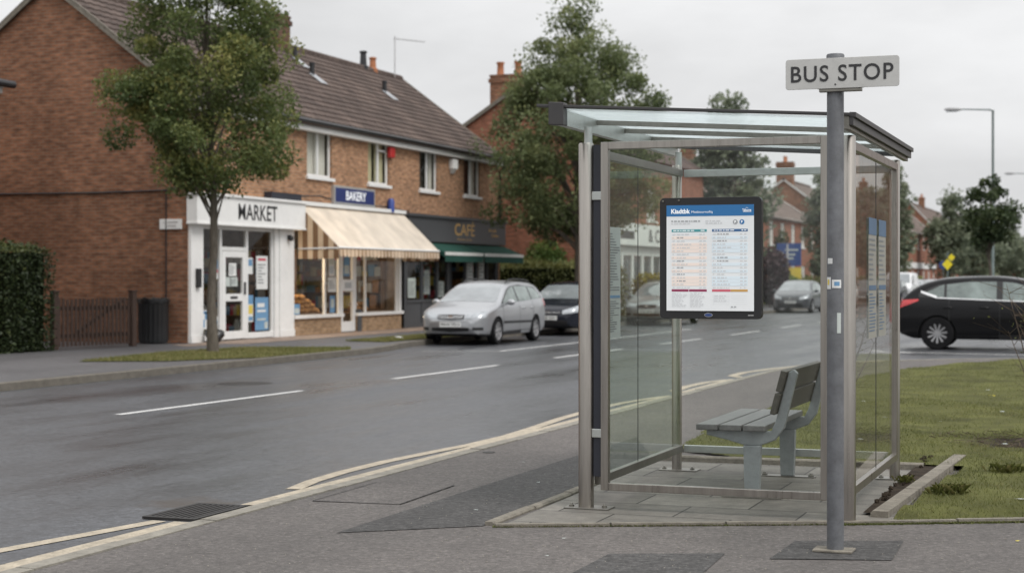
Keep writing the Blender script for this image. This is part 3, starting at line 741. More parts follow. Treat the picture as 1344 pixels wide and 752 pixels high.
# ------------------------------------------------------------------ bus shelter
XL, XR, YF, YB = -3.25, -1.57, 10.2, 12.45
sh = thing('bus_shelter', 'glass and steel bus shelter with a flat glass roof on the near pavement', 'bus shelter', (-2.4, 11.3, .012))
def roofz(x): return 2.585-(x+3.4)*.062
for px, py in ((XL, YF), (XR, YF), (XL+.02, YB), (XR, YB)):
    r = .05 if py == YF else .038
    m = MB(); m.lathe([(.001, 2.36), (r-.006, 2.36), (r, 2.35), (r, .0), (.001, .0)], (px, py, .013), n=28)
    p = m.build('post', M['steel'], sh, smooth=40)
    m = MB(); m.cyl((px+.012, py+.005, 2.3), (px+.012, py+.005, roofz(px)-.10), .027, n=18); m.build('roof_prop', M['alu'], p, smooth=40)
    m = MB(); m.box(px-.13, px+.17, py-.075, py+.085, .013, .021); 
    if px > -2 and py == YF: continue
    p2 = m.build('base_plate', M['steel_dark'], p, bevel=.002)
    for bx, by in ((-.10, 0), (.12, 0.01)):
        m = MB(); m.lathe([(.001, .02), (.009, .02), (.011, .012), (.018, .010), (.018, 0)], (px+bx, py+by, .021), n=8); m.build('bolt', M['steel_dark'], p)
Z0, Z1 = .135, 2.375
def panel(name, a, b, z0, z1, w, d, glassm, joint=None, rails=True, metal='steel'):
    """framed glass panel from a to b (plan points)"""
    a = Vector((a[0], a[1], 0)); b = Vector((b[0], b[1], 0)); n = (b-a).normalized(); s = Vector((-n.y, n.x, 0))
    def pc(mm, u0, u1, q0, q1, th):
        c = []
        for zz in (q0, q1):
            for uu, ss in ((u0, -1), (u1, -1), (u1, 1), (u0, 1)):
                p = a+n*uu+s*(ss*th/2); c.append((p.x, p.y, zz))
        mm.add(c, [(0,3,2,1),(4,5,6,7),(0,1,5,4),(1,2,6,5),(2,3,7,6),(3,0,4,7)])
    ln = (b-a).length
    m = MB()
    if rails:
        pc(m, 0, w, z0, z1, d); pc(m, ln-w, ln, z0, z1, d)
        pc(m, w, ln-w, z0, z0+w*.95, d*.96); pc(m, w, ln-w, z1-w*.95, z1, d*.96)
    else:
        pc(m, 0, ln, z0, z0+w, d)
    fr = m.build(name, M[metal], sh, bevel=.003)
    if not rails:
        m = MB(); pc(m, 0, ln, z1-w, z1, d); m.build('top_rail', M[metal], sh, bevel=.003)
    g = [0]+([joint] if joint else [])+[ln]
    for u0, u1 in zip(g[:-1], g[1:]):
        m = MB(); e = .004
        p0 = a+n*(u0+e+(w*.6 if rails and u0 == 0 else 0)); p1 = a+n*(u1-e-(w*.6 if rails and u1 == ln else 0))
        m.add([(p0.x, p0.y, z0+w*.6), (p1.x, p1.y, z0+w*.6), (p1.x, p1.y, z1-w*.6), (p0.x, p0.y, z1-w*.6)], [(0, 1, 2, 3)])
        m.build('pane', M[glassm], fr)
    if joint:
        m = MB(); q = a+n*joint; m.tube([(q.x, q.y, z0+w), (q.x, q.y, z1-w)], .0028, 6); m.build('glass_joint', M['trim'], fr)
    return fr
panel('end_panel', (XL+.105, YF), (XR-.112, YF), Z0, Z1, .05, .05, 'glass')
panel('side_panel', (XL+.06, YF+.06), (XL+.06, YB-.05), .16, 2.335, .055, .045, 'glass_green', .95, rails=False, metal='steel_dark')
panel('side_panel', (XR+.01, YF+.075), (XR+.01, YB-.045), .16, 2.345, .055, .04, 'glass_dirty', 1.1, metal='steel')
panel('back_panel', (XL+.08, YB), (XR-.045, YB), .155, 2.335, .055, .04, 'glass', rails=False, metal='alu')
m = MB(); m.box(XL+.053, XL+.102, YF-.012, YF+.012, .22, 2.36); m.box(XR-.110, XR-.078, YF-.012, YF+.012, .22, 2.36)
m.build_each('infill_strip', M['navy'], sh)
for z in (.50, 2.03):
    m = MB(); m.box(XL+.045, XL+.108, YF-.026, YF+.020, z-.028, z+.028); m.build('bracket', M['alu'], sh, bevel=.004)
# roof
RX0, RX1, RY0, RY1 = -3.36, -1.50, 9.9, 12.78
def rp(x, y, dz): return (x, y, roofz(x)+dz)
def rslab(mm, x0, x1, y0, y1, d0, d1):
    c = [rp(x0,y0,d0),rp(x1,y0,d0),rp(x1,y1,d0),rp(x0,y1,d0),rp(x0,y0,d1),rp(x1,y0,d1),rp(x1,y1,d1),rp(x0,y1,d1)]
    mm.add(c, [(0,3,2,1),(4,5,6,7),(0,1,5,4),(1,2,6,5),(2,3,7,6),(3,0,4,7)])
m = MB(); rslab(m, RX0+.06, RX1-.05, RY0+.03, RY1-.03, -.018, -.006); m.build('roof_glass', M['glass_roof'], sh)
for x0, x1, d0 in ((RX0, RX0+.055, -.115), (RX1-.05, RX1-.012, -.085)):
    m = MB(); rslab(m, x0, x1, RY0+.004, RY1-.004, d0, 0.0); m.build('roof_beam', M['alu'] if x0 < -3 else M['steel_dark'], sh, bevel=.003)
m = MB(); rslab(m, RX0-.12, RX1+.005, RY0-.02, RY0+.028, -.004, .014); m.build('front_edge', M['roofedge'], sh, bevel=.003)
m = MB(); rslab(m, RX0, RX1, RY1-.03, RY1+.01, -.05, .012); m.build('rear_edge', M['roofedge'], sh, bevel=.003)
m = MB(); rslab(m, RX1-.010, RX1+.028, RY0-.018, RY1+.008, -.012, .018); rslab(m, RX1-.011, RX1+.012, RY0-.014, RY1, -.060, -.0125); m.build('side_edge', M['roofedge'], sh, bevel=.002)
m = MB(); rslab(m, RX0-.035, RX0+.065, RY0-.035, RY0+.05, -.115, .028); m.build('end_cap', M['roofedge'], sh, bevel=.004)
for yy in (10.62, 11.28, 12.0):
    m = MB(); rslab(m, RX0+.056, RX1-.051, yy-.014, yy+.014, -.05, -.0185); m.build('purlin', M['steel_dark'], sh)

# rail below the roof at the back, papers in the panels
def notice(name, label, at, u, w, h, n, bars, base='paper', group=None, facing=None):
    """a sheet of paper: at = lower left corner, u = direction along it, n = facing"""
    at = Vector(at); u = Vector(u); n = Vector(n); up = Vector((0, 0, 1))
    t = thing(name, label, 'notice', at, group)
    m = MB(); m.add([at, at+u*w, at+u*w+up*h, at+up*h], [(0, 1, 2, 3)]); m.build('sheet', M[base], t, fix=False)
    cols = {}
    for (a, b, c, d, k) in bars: cols.setdefault(k, []).append((a, b, c, d))
    for k, lst in cols.items():
        m = MB()
        for a, b, c, d in lst:
            m.add([at+u*(w*a)+up*(h*b)+n*.002, at+u*(w*c)+up*(h*b)+n*.002, at+u*(w*c)+up*(h*d)+n*.002, at+u*(w*a)+up*(h*d)+n*.002], [(0, 1, 2, 3)])
        m.build('printing', M[k], t, fix=False)
    return t
def lines(x0, x1, y0, y1, n, seed=1, k='paper_ink', hh=.35):
    rr = random.Random(seed); out = []
    for i in range(n):
        y = y0+(y1-y0)*(i+.5)/n; d = (y1-y0)/n*hh/2
        out.append((x0, y-d, x0+(x1-x0)*rr.uniform(.45, 1), y+d, k))
    return out
xs = XL+.068
notice('bus_notice', 'tall pale timetable sheet stuck inside the road side shelter panel', (xs, YF+.19, 1.10), (0, 1, 0), .36, .74, (1, 0, 0),
       [(.05, .36, .95, .385, 'paper_blue')]+lines(.06, .94, .42, .95, 22, 2)+lines(.06, .94, .05, .34, 14, 3), 'paper_pale')
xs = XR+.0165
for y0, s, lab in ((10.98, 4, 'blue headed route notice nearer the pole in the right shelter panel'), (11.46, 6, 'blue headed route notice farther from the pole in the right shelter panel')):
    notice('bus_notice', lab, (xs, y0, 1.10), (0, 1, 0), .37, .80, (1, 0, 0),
           [(0, .86, 1, 1, 'blue_glass_dim'), (.05, .40, .95, .44, 'blue_glass_dim')]+lines(.08, .92, .47, .84, 9, s)+lines(.08, .92, .05, .38, 12, s+1, 'blue_glass_dim'), 'paper_glass_dim')

# ------------------------------------------------------------------ timetable display hung on the end panel
dx0, dx1, dz0, dz1 = -2.735, -2.085, 1.245, 2.005
dt = thing('timetable_display', 'black framed lit timetable display on the end of the shelter', 'timetable', ((dx0+dx1)/2, YF-.05, dz0))
def rrect(x0, x1, z0, z1, r, n=5):
    return ([(x1-r+r*math.cos(R(a)), z1-r+r*math.sin(R(a))) for a in np.linspace(0, 90, n)] + [(x0+r+r*math.cos(R(a)), z1-r+r*math.sin(R(a))) for a in np.linspace(90, 180, n)] +
            [(x0+r+r*math.cos(R(a)), z0+r+r*math.sin(R(a))) for a in np.linspace(180, 270, n)] + [(x1-r+r*math.cos(R(a)), z0+r+r*math.sin(R(a))) for a in np.linspace(270, 360, n)])
m = MB(); m.prism(rrect(dx0, dx1, dz0, dz1, .03), YF-.085, YF-.028, 'xz')
cs = m.build('casing', M['black'], dt, bevel=.006)
yf = YF-.0915
def q(mm, x0, x1, z0, z1, dy=0.0):
    mm.add([(x0, yf-dy, z0), (x1, yf-dy, z0), (x1, yf-dy, z1), (x0, yf-dy, z1)], [(0, 1, 2, 3)])
sx0, sx1, sz0, sz1 = dx0+.046, dx1-.046, dz0+.05, dz1-.048
W, H_ = sx1-sx0, sz1-sz0
X = lambda f: sx0+W*f
Zf = lambda f: sz1-H_*f
m = MB(); q(m, sx0, sx1, sz0, sz1); sc = m.build('screen', M['screen'], dt, fix=False)
m = MB(); q(m, sx0, sx1, Zf(.105), sz1, .0015); hd = m.build('header', M['s_blue'], sc, fix=False)
m = MB()
m.text('Kiadtbk', (X(.055), yf-.003, Zf(.080)), (1, 0, 0), (0, 0, 1), W*.22, H_*.045, .035, 0)
m.text('Metbournofiq', (X(.29), yf-.003, Zf(.082)), (1, 0, 0), (0, 0, 1), W*.24, H_*.028, .0, 0)
m.text('Talbourne', (X(.87), yf-.003, Zf(.064)), (1, 0, 0), (0, 0, 1), W*.10, H_*.024, .02, 0)
m.prism([(X(.90), Zf(.036)), (X(.92), Zf(.028)), (X(.94), Zf(.036)), (X(.92), Zf(.032))], yf-.003, yf-.0028)
m.prism([(X(.88), Zf(.070)), (X(.97), Zf(.070)), (X(.97), Zf(.066)), (X(.88), Zf(.066))], yf-.003, yf-.0028)
m.build('lettering', M['s_white'], sc, fix=False)
bars = {}
def sb(k, x0, x1, z0, z1, dy=.0015):
    bars.setdefault((k, dy), []).append((x0, x1, z0, z1))
rr = random.Random(3)
def words(x0, x1, zt, zb, k='s_grey', dy=.003):
    x = x0
    while x < x1-.012:
        w = rr.uniform(.014, .05); w = min(w, x1-x)
        sb(k, X(x), X(x+w), Zf(zb), Zf(zt), dy); x += w+.010
words(.055, .40, .145, .158, 's_ink'); words(.055, .29, .168, .178, 's_grey')
words(.45, .64, .145, .156, 's_grey'); words(.45, .64, .166, .177, 's_grey')
for (a, b, kk, kb) in ((.06, .465, 's_teal', 's_peach'), (.525, .93, 's_navy', 's_pale')):
    sb(kk, X(a), X(b), Zf(.253), Zf(.229)); words(a+.02, a+.26, .237, .245, 's_white'); words(b-.07, b-.01, .237, .245, 's_white')
    for i in range(17):
        z = .262+i*.0315
        if i % 2 == 1 or i % 5 == 4: sb(kb, X(a), X(b), Zf(z+.0295), Zf(z+.001))
        words(a+.01, a+.045, z+.009, z+.019, 's_grey'); words(a+.06, a+.06+rr.uniform(.06, .17), z+.009, z+.019, 's_grey' if rr.random() < .7 else 's_ink')
        words(b-.085, b-.055, z+.009, z+.019, 's_grey'); words(b-.04, b-.01, z+.009, z+.019, 's_grey')
sb('s_wine', X(.06), X(.255), Zf(.818), Zf(.797)); sb('s_wine', X(.262), X(.465), Zf(.818), Zf(.797))
sb('s_rose', X(.525), X(.735), Zf(.818), Zf(.797)); sb('s_gold', X(.736), X(.93), Zf(.818), Zf(.797))
for a, b in ((.065, .25), (.275, .46)):
    for i in range(11): words(a, a+(b-a)*rr.uniform(.55, 1), .83+i*.0125, .837+i*.0125)
for i in range(5): sb('s_grey', X(.54), X(.72), Zf(.846+i*.023), Zf(.8445+i*.023), .002)
sb('s_grey', X(.54), X(.5415), Zf(.938), Zf(.845), .002); sb('s_grey', X(.7185), X(.72), Zf(.938), Zf(.845), .002)
for i in range(5): sb('s_grey', X(.745), X(.92), Zf(.856+i*.02), Zf(.8545+i*.02), .002)
for i in range(3): words(.55, .69, .853+i*.023, .861+i*.023)
words(.74, .80, .955, .966, 's_ink')
for (k, dy), lst in bars.items():
    m = MB()
    for a in lst: q(m, *a, dy)
    m.build('printing', M[k], sc, fix=False)
for cxf, k in ((.79, 's_ink'), (.865, 's_blue')):
    m = MB(); cx, cz = X(cxf), Zf(.163)
    m.prism([(cx+.0155*math.cos(a), cz+.0155*math.sin(a)) for a in np.linspace(0, 2*np.pi, 25)[:-1]], yf-.0022, yf-.002)
    ic = m.build('round_icon', M[k], sc, fix=False)
m = MB()
for cxf in (.79, .865):
    cx, cz = X(cxf), Zf(.163); q(m, cx-.005, cx+.004, cz-.002, cz+.008, .004); q(m, cx-.005, cx-.002, cz-.009, cz-.002, .004)
m.build('icon_symbol', M['s_white'], sc, fix=False)
m = MB(); cx = (dx0+dx1)/2-.01; cz = dz0+.024
m.prism([(cx+.027*math.cos(a), cz+.0125*math.sin(a)) for a in np.linspace(0, 2*np.pi, 29)[:-1]], YF-.0885, YF-.085)
bd = m.build('badge', M['silver'], dt)
m = MB(); m.prism([(cx+.024*math.cos(a), cz+.0098*math.sin(a)) for a in np.linspace(0, 2*np.pi, 29)[:-1]], YF-.0895, YF-.0885); m.build('badge_centre', M['blue_sign'], bd)
M['s_grey2'] = mat('maker_mark', (.5, .5, .5), .5, var=.05)
m = MB(); m.box(dx1-.085, dx1-.068, YF-.0865, YF-.085, dz0+.021, dz0+.026); m.box(dx1-.066, dx1-.050, YF-.0865, YF-.085, dz0+.021, dz0+.026); m.build('maker_mark', M['s_grey2'], cs)
for bx, bz in ((dx0+.022, dz1-.022), (dx0+.125, dz1-.018)):
    m = MB(); m.lathe([(.001, -.0945), (.006, -.093), (.006, -.08)], (bx, YF, bz), 'y', n=10); m.build('screw', M['steel_dark'], cs)

# ------------------------------------------------------------------ bus stop pole
PX, PY = -1.467, 9.10
bs = thing('bus_stop_sign', 'grey steel pole carrying a pale BUS STOP plate in front of the shelter', 'bus stop sign', (PX, PY, 0))
m = MB(); m.lathe([(.001, 2.705), (.043, 2.705), (.046, 2.695), (.046, 0), (.001, 0)], (PX, PY, .004), n=32); m.build('pole', M['galv'], bs, smooth=40)
m = MB(); m.lathe([(.001, 2.722), (.044, 2.722), (.049, 2.715), (.049, 2.66), (.046, 2.66)], (PX, PY, .004), n=32); m.build('cap', M['galv'], bs, smooth=40)
m = MB(); m.box(PX-.115, PX+.10, PY-.075, PY+.075, .006, .018); m.build('base_plate', M['edging'], bs, bevel=.003)
a, b = PX-.262, PX+.352
zc = 2.615
m = MB(); m.prism([(x, z) for x, z in rrect(a, b, zc-.083, zc+.083, .016)], PY-.064, PY-.056, 'xz')
pl = m.build('sign_plate', M['sign'], bs, bevel=.0015)
m = MB(); m.text('BUS STOP', (a+.030, PY-.0658, zc-.045), (1, 0, 0), (0, 0, 1), .553, .090, .012, 0, sp=1.12); m.build('lettering', M['ink'], pl, fix=False)
m = MB()
for z in (zc-.07, zc+.05): m.box(PX-.09, PX+.16, PY-.0555, PY-.043, z-.014, z+.014)
m.box(PX-.08, PX+.15, PY-.058, PY-.02, zc-.10, zc-.084)
m.build('clamp', M['steel_dark'], bs, bevel=.002)
m = MB()
for sx in (PX+.01,):
    m.lathe([(.001, -.0665), (.005, -.066), (.005, -.064)], (sx, PY, zc-.062 if sx == PX+.01 else zc+.012), 'y', n=8)
m.build('rivet', M['ink'], pl)
def sticker(z, h, a0, a1, k):
    m = MB(); n = 8; vs = []
    for i in range(n+1):
        t_ = R(a0+(a1-a0)*i/n); vs += [(PX+.0472*math.cos(t_), PY+.0472*math.sin(t_), z), (PX+.0472*math.cos(t_), PY+.0472*math.sin(t_), z+h)]
    m.add(vs, [(2*i, 2*i+2, 2*i+3, 2*i+1) for i in range(n)])
    return m.build('sticker', M[k], bs)
sticker(1.578, .030, -140, -100, 'paper'); s_ = sticker(1.44, .065, -150, -112, 'paper'); sticker(1.446, .045, -104, -40, 'paper')
sticker(1.458, .022, -88, -52, 'paper_blue').data.transform(Matrix.Translation((0, -.001, 0))); sticker(1.462, .03, -140, -124, 'paper_yellow').data.transform(Matrix.Translation((-.0008, -.0008, 0)))
sticker(1.20, .11, -70, -42, 'paper_pale')

# ------------------------------------------------------------------ bench
BY0, BY1 = 10.98, 12.40
bn = thing('bench', 'grey slatted bench on galvanised legs inside the bus shelter', 'bench', (-2.33, 11.6, .012))
for i in range(3):
    x0 = -2.715+i*.162
    m = MB(); m.box(x0, x0+.148, BY0, BY1, .468, .508); m.build('seat_board', M['bench_wood'], bn, bevel=.006)
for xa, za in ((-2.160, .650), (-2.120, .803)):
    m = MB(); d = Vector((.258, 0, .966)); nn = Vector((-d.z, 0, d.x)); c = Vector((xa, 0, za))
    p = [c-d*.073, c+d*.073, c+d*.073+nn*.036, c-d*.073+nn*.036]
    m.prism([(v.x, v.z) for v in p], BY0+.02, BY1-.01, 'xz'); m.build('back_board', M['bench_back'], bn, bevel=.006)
for y in (BY0+.10, BY1-.06):
    m = MB()
    m.prism([(-2.66, .466), (-2.215, .466), (-2.185, .53), (-2.095, .868), (-2.06, .885), (-2.035, .862), (-2.125, .49), (-2.19, .405), (-2.28, .37), (-2.41, .37), (-2.52, .40), (-2.66, .43)], y-.023, y+.023, 'xz')
    lg = m.build('support', M['bench_metal'], bn, bevel=.006)
    m = MB(); m.prism([(-2.405, .369), (-2.285, .369), (-2.295, .018), (-2.395, .018)], y-.030, y+.030, 'xz'); m.build('leg', M['bench_metal'], bn, bevel=.008)
    m = MB(); m.box(-2.55, -2.14, y-.05, y+.05, .0125, .020); bp_ = m.build('foot_plate', M['steel_dark'], bn, bevel=.002)
    for xx in (-2.52, -2.17):
        m = MB(); m.lathe([(.001, .024), (.012, .024), (.014, .012), (.022, .010), (.022, 0)], (xx, y, .020), n=8); m.build('bolt', M['steel_dark'], bp_)
# ------------------------------------------------------------------ buildings
def wall_x(mm, x, y0, y1, z0, z1, holes, reveal=.1, mi=0, sgn=1):
    """wall in the plane x with rectangular holes (y0,y1,z0,z1) and reveals behind"""
    ys = sorted({y0, y1} | {h[0] for h in holes} | {h[1] for h in holes}); zs = sorted({z0, z1} | {h[2] for h in holes} | {h[3] for h in holes})
    for a, b in zip(ys[:-1], ys[1:]):
        for c, d in zip(zs[:-1], zs[1:]):
            my, mz = (a+b)/2, (c+d)/2
            if any(h[0] < my < h[1] and h[2] < mz < h[3] for h in holes): continue
            mm.add([(x, a, c), (x, b, c), (x, b, d), (x, a, d)], [(0, 1, 2, 3)], mi)
    for h in holes:
        a, b, c, d = h; xr = x-reveal*sgn
        mm.add([(x, a, c), (xr, a, c), (xr, a, d), (x, a, d)], [(0, 1, 2, 3)], mi)
        mm.add([(x, b, c), (xr, b, c), (xr, b, d), (x, b, d)], [(0, 1, 2, 3)], mi)
        mm.add([(x, a, d), (xr, a, d), (xr, b, d), (x, b, d)], [(0, 1, 2, 3)], mi)
        mm.add([(x, a, c), (xr, a, c), (xr, b, c), (x, b, c)], [(0, 1, 2, 3)], mi)

def house_shell(name, root, x0, x1, y0, y1, eave, ridge, holes, brick, gable_brick=None, z0=-.02):
    """front face at x1 (towards the road), gables at y0 and y1, ridge along y"""
    m = MB(); xm = (x0+x1)/2
    wall_x(m, x1, y0, y1, z0, eave, holes, .1)
    m.add([(x0, y0, z0), (x0, y1, z0), (x0, y1, eave), (x0, y0, eave)], [(0, 1, 2, 3)])
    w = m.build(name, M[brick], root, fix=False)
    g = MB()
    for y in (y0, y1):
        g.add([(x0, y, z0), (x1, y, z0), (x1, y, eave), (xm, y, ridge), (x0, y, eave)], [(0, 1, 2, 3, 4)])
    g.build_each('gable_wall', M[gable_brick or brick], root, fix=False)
    return w

def tiled_roof(root, x0, x1, y0, y1, eave, ridge, mk='tile', detailed=True, over=.28, ylap=.12, colour=None):
    """two slopes; the detailed one has real overlapping corrugated courses"""
    xm = (x0+x1)/2; half = (x1-x0)/2
    sl = (ridge-eave)/half
    m = MB()
    for sg in (1, -1):
        xe = xm+sg*(half+over); ze = eave-sl*over; L = math.hypot(half+over, ridge-ze)
        dx = (xm-xe)/L; dz = (ridge-ze)/L; nx, nz = -dz*(-sg)*1.0, abs(dx)
        nx = sg*abs(dz); nz = abs(dx)
        if detailed and sg > 0:
            c = .305; nc = int(L/c); ny = int((y1-y0+2*ylap)/.0825)
            ycol = np.linspace(y0-ylap, y1+ylap, ny+1)
            for i in range(nc+1):
                s0 = i*c; s1 = min(L+.02, s0+c+.05)
                vs = []
                for k, y in enumerate(ycol):
                    wv = (0.0, .010, .024, .010)[k % 4]
                    jit = .006*math.sin(k//4*12.9+i*78.2)
                    for s, lift in ((s0+jit, .0), (s0+jit, .036), (s1, .004)):
                        h = (lift+wv) if lift != 0.0 else -.02
                        vs.append((xe+dx*s+nx*h, y, ze+dz*s+nz*h))
                fs = []
                for k in range(ny):
                    a = k*3; b = a+3
                    fs += [(a, b, b+1, a+1), (a+1, b+1, b+2, a+2)]
                m.add(vs, fs)
        else:
            m.add([(xe, y0-ylap, ze), (xe, y1+ylap, ze), (xm, y1+ylap, ridge), (xm, y0-ylap, ridge)], [(0, 1, 2, 3)])
    r = m.build('roof', M[mk], root, fix=False)
    # ridge tiles
    m = MB(); n = int((y1-y0)/.45) if detailed else 1
    for i in range(n):
        a = y0-ylap+(y1-y0+2*ylap)*i/n; b = y0-ylap+(y1-y0+2*ylap)*(i+1)/n-.012
        m.tube([(xm, a, ridge+.0), (xm, b, ridge+.0)], .11, 10)
    m.build('ridge_tiles', M[mk], r, smooth=60)
    # verge strips and soffit
    m = MB()
    for y in (y0-ylap, y1+ylap):
        for sg in (1, -1):
            xe = xm+sg*(half+over); ze = eave-sl*over
            m.bar((xe, y+(.03 if y < y0 else -.03), ze-.02), (xm, y+(.03 if y < y0 else -.03), ridge-.02), .05, .13)
    m.build_each('verge', M[colour or 'edging'], r, 2)
    return r

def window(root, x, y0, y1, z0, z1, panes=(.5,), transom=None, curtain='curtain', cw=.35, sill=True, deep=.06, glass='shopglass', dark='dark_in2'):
    """white framed window set in a hole in wall plane x"""
    xf = x-deep
    t = .065
    m = MB()
    m.box(xf-.05, xf, y0, y0+t, z0, z1); m.box(xf-.05, xf, y1-t, y1, z0, z1)
    m.box(xf-.05, xf, y0+t, y1-t, z0, z0+t); m.box(xf-.05, xf, y0+t, y1-t, z1-t, z1)
    for p in panes:
        yy = y0+(y1-y0)*p; m.box(xf-.048, xf+.004, yy-.045, yy+.045, z0+t, z1-t)
    if transom:
        a, b, zt = transom; m.box(xf-.046, xf+.002, y0+(y1-y0)*a, y0+(y1-y0)*b, z0+(z1-z0)*zt-.03, z0+(z1-z0)*zt+.03)
    w = m.build('window', M['upvc'], root, bevel=.004)
    m = MB(); m.add([(xf-.025, y0+t, z0+t), (xf-.025, y1-t, z0+t), (xf-.025, y1-t, z1-t), (xf-.025, y0+t, z1-t)], [(0, 1, 2, 3)]); m.build('pane', M[glass], w, fix=False)
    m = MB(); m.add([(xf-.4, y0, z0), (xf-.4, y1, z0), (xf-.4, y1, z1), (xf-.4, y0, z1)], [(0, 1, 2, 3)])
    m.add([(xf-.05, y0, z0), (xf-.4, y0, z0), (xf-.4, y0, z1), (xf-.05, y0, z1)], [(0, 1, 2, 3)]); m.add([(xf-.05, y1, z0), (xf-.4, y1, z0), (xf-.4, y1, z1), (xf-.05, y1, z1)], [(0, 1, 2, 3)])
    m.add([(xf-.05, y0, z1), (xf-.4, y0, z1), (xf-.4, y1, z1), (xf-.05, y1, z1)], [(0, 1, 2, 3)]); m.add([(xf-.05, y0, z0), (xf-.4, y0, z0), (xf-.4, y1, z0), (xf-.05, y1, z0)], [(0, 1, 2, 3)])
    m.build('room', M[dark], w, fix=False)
    if curtain:
        m = MB()
        for a, b in ((y0+.03, y0+(y1-y0)*cw), (y1-(y1-y0)*cw, y1-.03)):
            n = 10; vs = []
            for i in range(n+1):
                yy = a+(b-a)*i/n; xx = xf-.14+.02*math.sin(i*2.2); vs += [(xx, yy, z0+.02), (xx, yy, z1-.02)]
            m.add(vs, [(2*i, 2*i+2, 2*i+3, 2*i+1) for i in range(n)])
        m.build_each('curtain', M[curtain], w, fix=False)
    if sill:
        m = MB(); m.box(x-.06, x+.075, y0-.07, y1+.07, z0-.09, z0-.002); m.build('sill', M['upvc'], w, bevel=.008)
    return w

# ---- the shop terrace
FX, BX = -20.12, -27.7
Y0, Y1 = 33.0, 53.3
tr = thing('shop_terrace', 'two storey brown brick terrace with a market, a bakery and a café below flats', 'building', ((FX+BX)/2, 43, 0))
W1 = [(38.92, 40.38, 4.20, 5.46, (.5,), None, 'curtain', .52), (42.68, 44.12, 4.20, 5.44, (.55,), (.55, 1, .80), 'curtain_y', .45), (46.36, 47.78, 4.20, 5.44, (.5,), None, 'curtain', .20), (49.98, 51.42, 4.20, 5.44, (.5,), None, 'curtain', .30)]
holes = [(w[0], w[1], w[2], w[3]) for w in W1]+[(33.25, 38.02, 0, 2.85), (38.14, 44.95, 0, 3.30), (45.2, 53.1, 0, 2.6)]
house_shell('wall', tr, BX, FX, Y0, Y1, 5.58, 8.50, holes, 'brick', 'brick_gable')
rf = tiled_roof(tr, BX, FX, Y0, Y1, 5.72, 8.55)
for w in W1: window(tr, FX, w[0], w[1], w[2], w[3], w[4], w[5], w[6], w[7])
# eaves board, gutter and downpipe
m = MB(); m.box(FX, FX+.20, Y0-.02, Y1+.02, 5.36, 5.56); m.build('eaves_board', M['fascia_w'], tr)
m = MB(); m.tube([(FX+.27, Y0-.1, 5.60), (FX+.27, Y1+.12, 5.575)], .065, 10); g_ = m.build('gutter', M['gutter'], tr, smooth=60)
m = MB(); m.tube([(FX+.27, Y1-.02, 5.56), (FX+.25, Y1-.05, 5.40), (FX+.08, Y1-.12, 5.15), (FX+.06, Y1-.12, 3.45)], .045, 10); m.build('downpipe', M['gutter'], tr, smooth=60)
xm = (FX+BX)/2
def rooft(s, y):   # point on the front slope, s metres down from the ridge
    return (xm+s*.80, y, 8.55-s*.598)
for y, s in ((43.8, 1.8), (49.1, 1.7), (44.1, .9)):
    p = Vector(rooft(s, y)); m = MB(); m.cyl(p+Vector((0, 0, -.1)), p+Vector((0, 0, .36)), .075, n=10); m.cyl(p+Vector((0, 0, .33)), p+Vector((0, 0, .40)), .09, n=10)
    v_ = m.build('roof_vent', M['gutter'], tr, smooth=40)
    p = Vector(rooft(s+.1, y)); d = Vector((.80, 0, -.598)); n_ = Vector((.598, 0, .80)); m = MB()
    a = p-d*.15+n_*.065; b = p+d*.38+n_*.065
    m.add([a+Vector((0, -.22, 0)), a+Vector((0, .22, 0)), b+Vector((0, .22, 0)), b+Vector((0, -.22, 0))], [(0, 1, 2, 3)]); m.build('flashing', M['lead'], v_, fix=False)
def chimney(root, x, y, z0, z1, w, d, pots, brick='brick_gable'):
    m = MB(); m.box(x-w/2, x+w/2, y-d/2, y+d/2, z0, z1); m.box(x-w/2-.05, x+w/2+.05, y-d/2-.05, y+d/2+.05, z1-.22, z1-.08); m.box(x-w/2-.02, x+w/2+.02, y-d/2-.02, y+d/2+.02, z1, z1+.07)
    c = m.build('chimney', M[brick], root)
    for i in range(pots):
        yy = y+(i-(pots-1)/2)*.42; m = MB(); m.lathe([(.13, 0), (.14, .03), (.11, .08), (.10, .34), (.125, .37), (.12, .42), (.08, .42)], (x, yy, z1+.06), n=14); m.build('chimney_pot', M['terracotta'], c, smooth=40)
    return c
chimney(tr, xm, 44.2, 8.3, 9.35, .55, .85, 0, 'brick_dark')
for y, h in ((50.35, .42), (51.1, .30)):
    m = MB(); m.lathe([(.17, -.25), (.17, 0), (.12, .04), (.10, h), (.13, h+.03), (.13, h+.08), (.06, h+.1)], (xm, y, 8.62), n=14); m.build('ridge_pot', M['terracotta'] if h < .4 else M['gutter'], tr, smooth=40)
m = MB(); ay = 52.7; m.tube([(xm+.1, ay, 8.2), (xm+.1, ay, 9.95)], .022, 8)
m.tube([(xm+.1, ay-.05, 9.86), (xm+.75, ay+1.1, 9.86)], .014, 6)
for i in range(7):
    q_ = Vector((xm+.12+.6*i/6, ay+.05+1.0*i/6, 9.86)); m.tube([q_+Vector((-.13, .075, 0)), q_+Vector((.13, -.075, 0))], .008, 5)
m.build('aerial', M['silver'], tr)
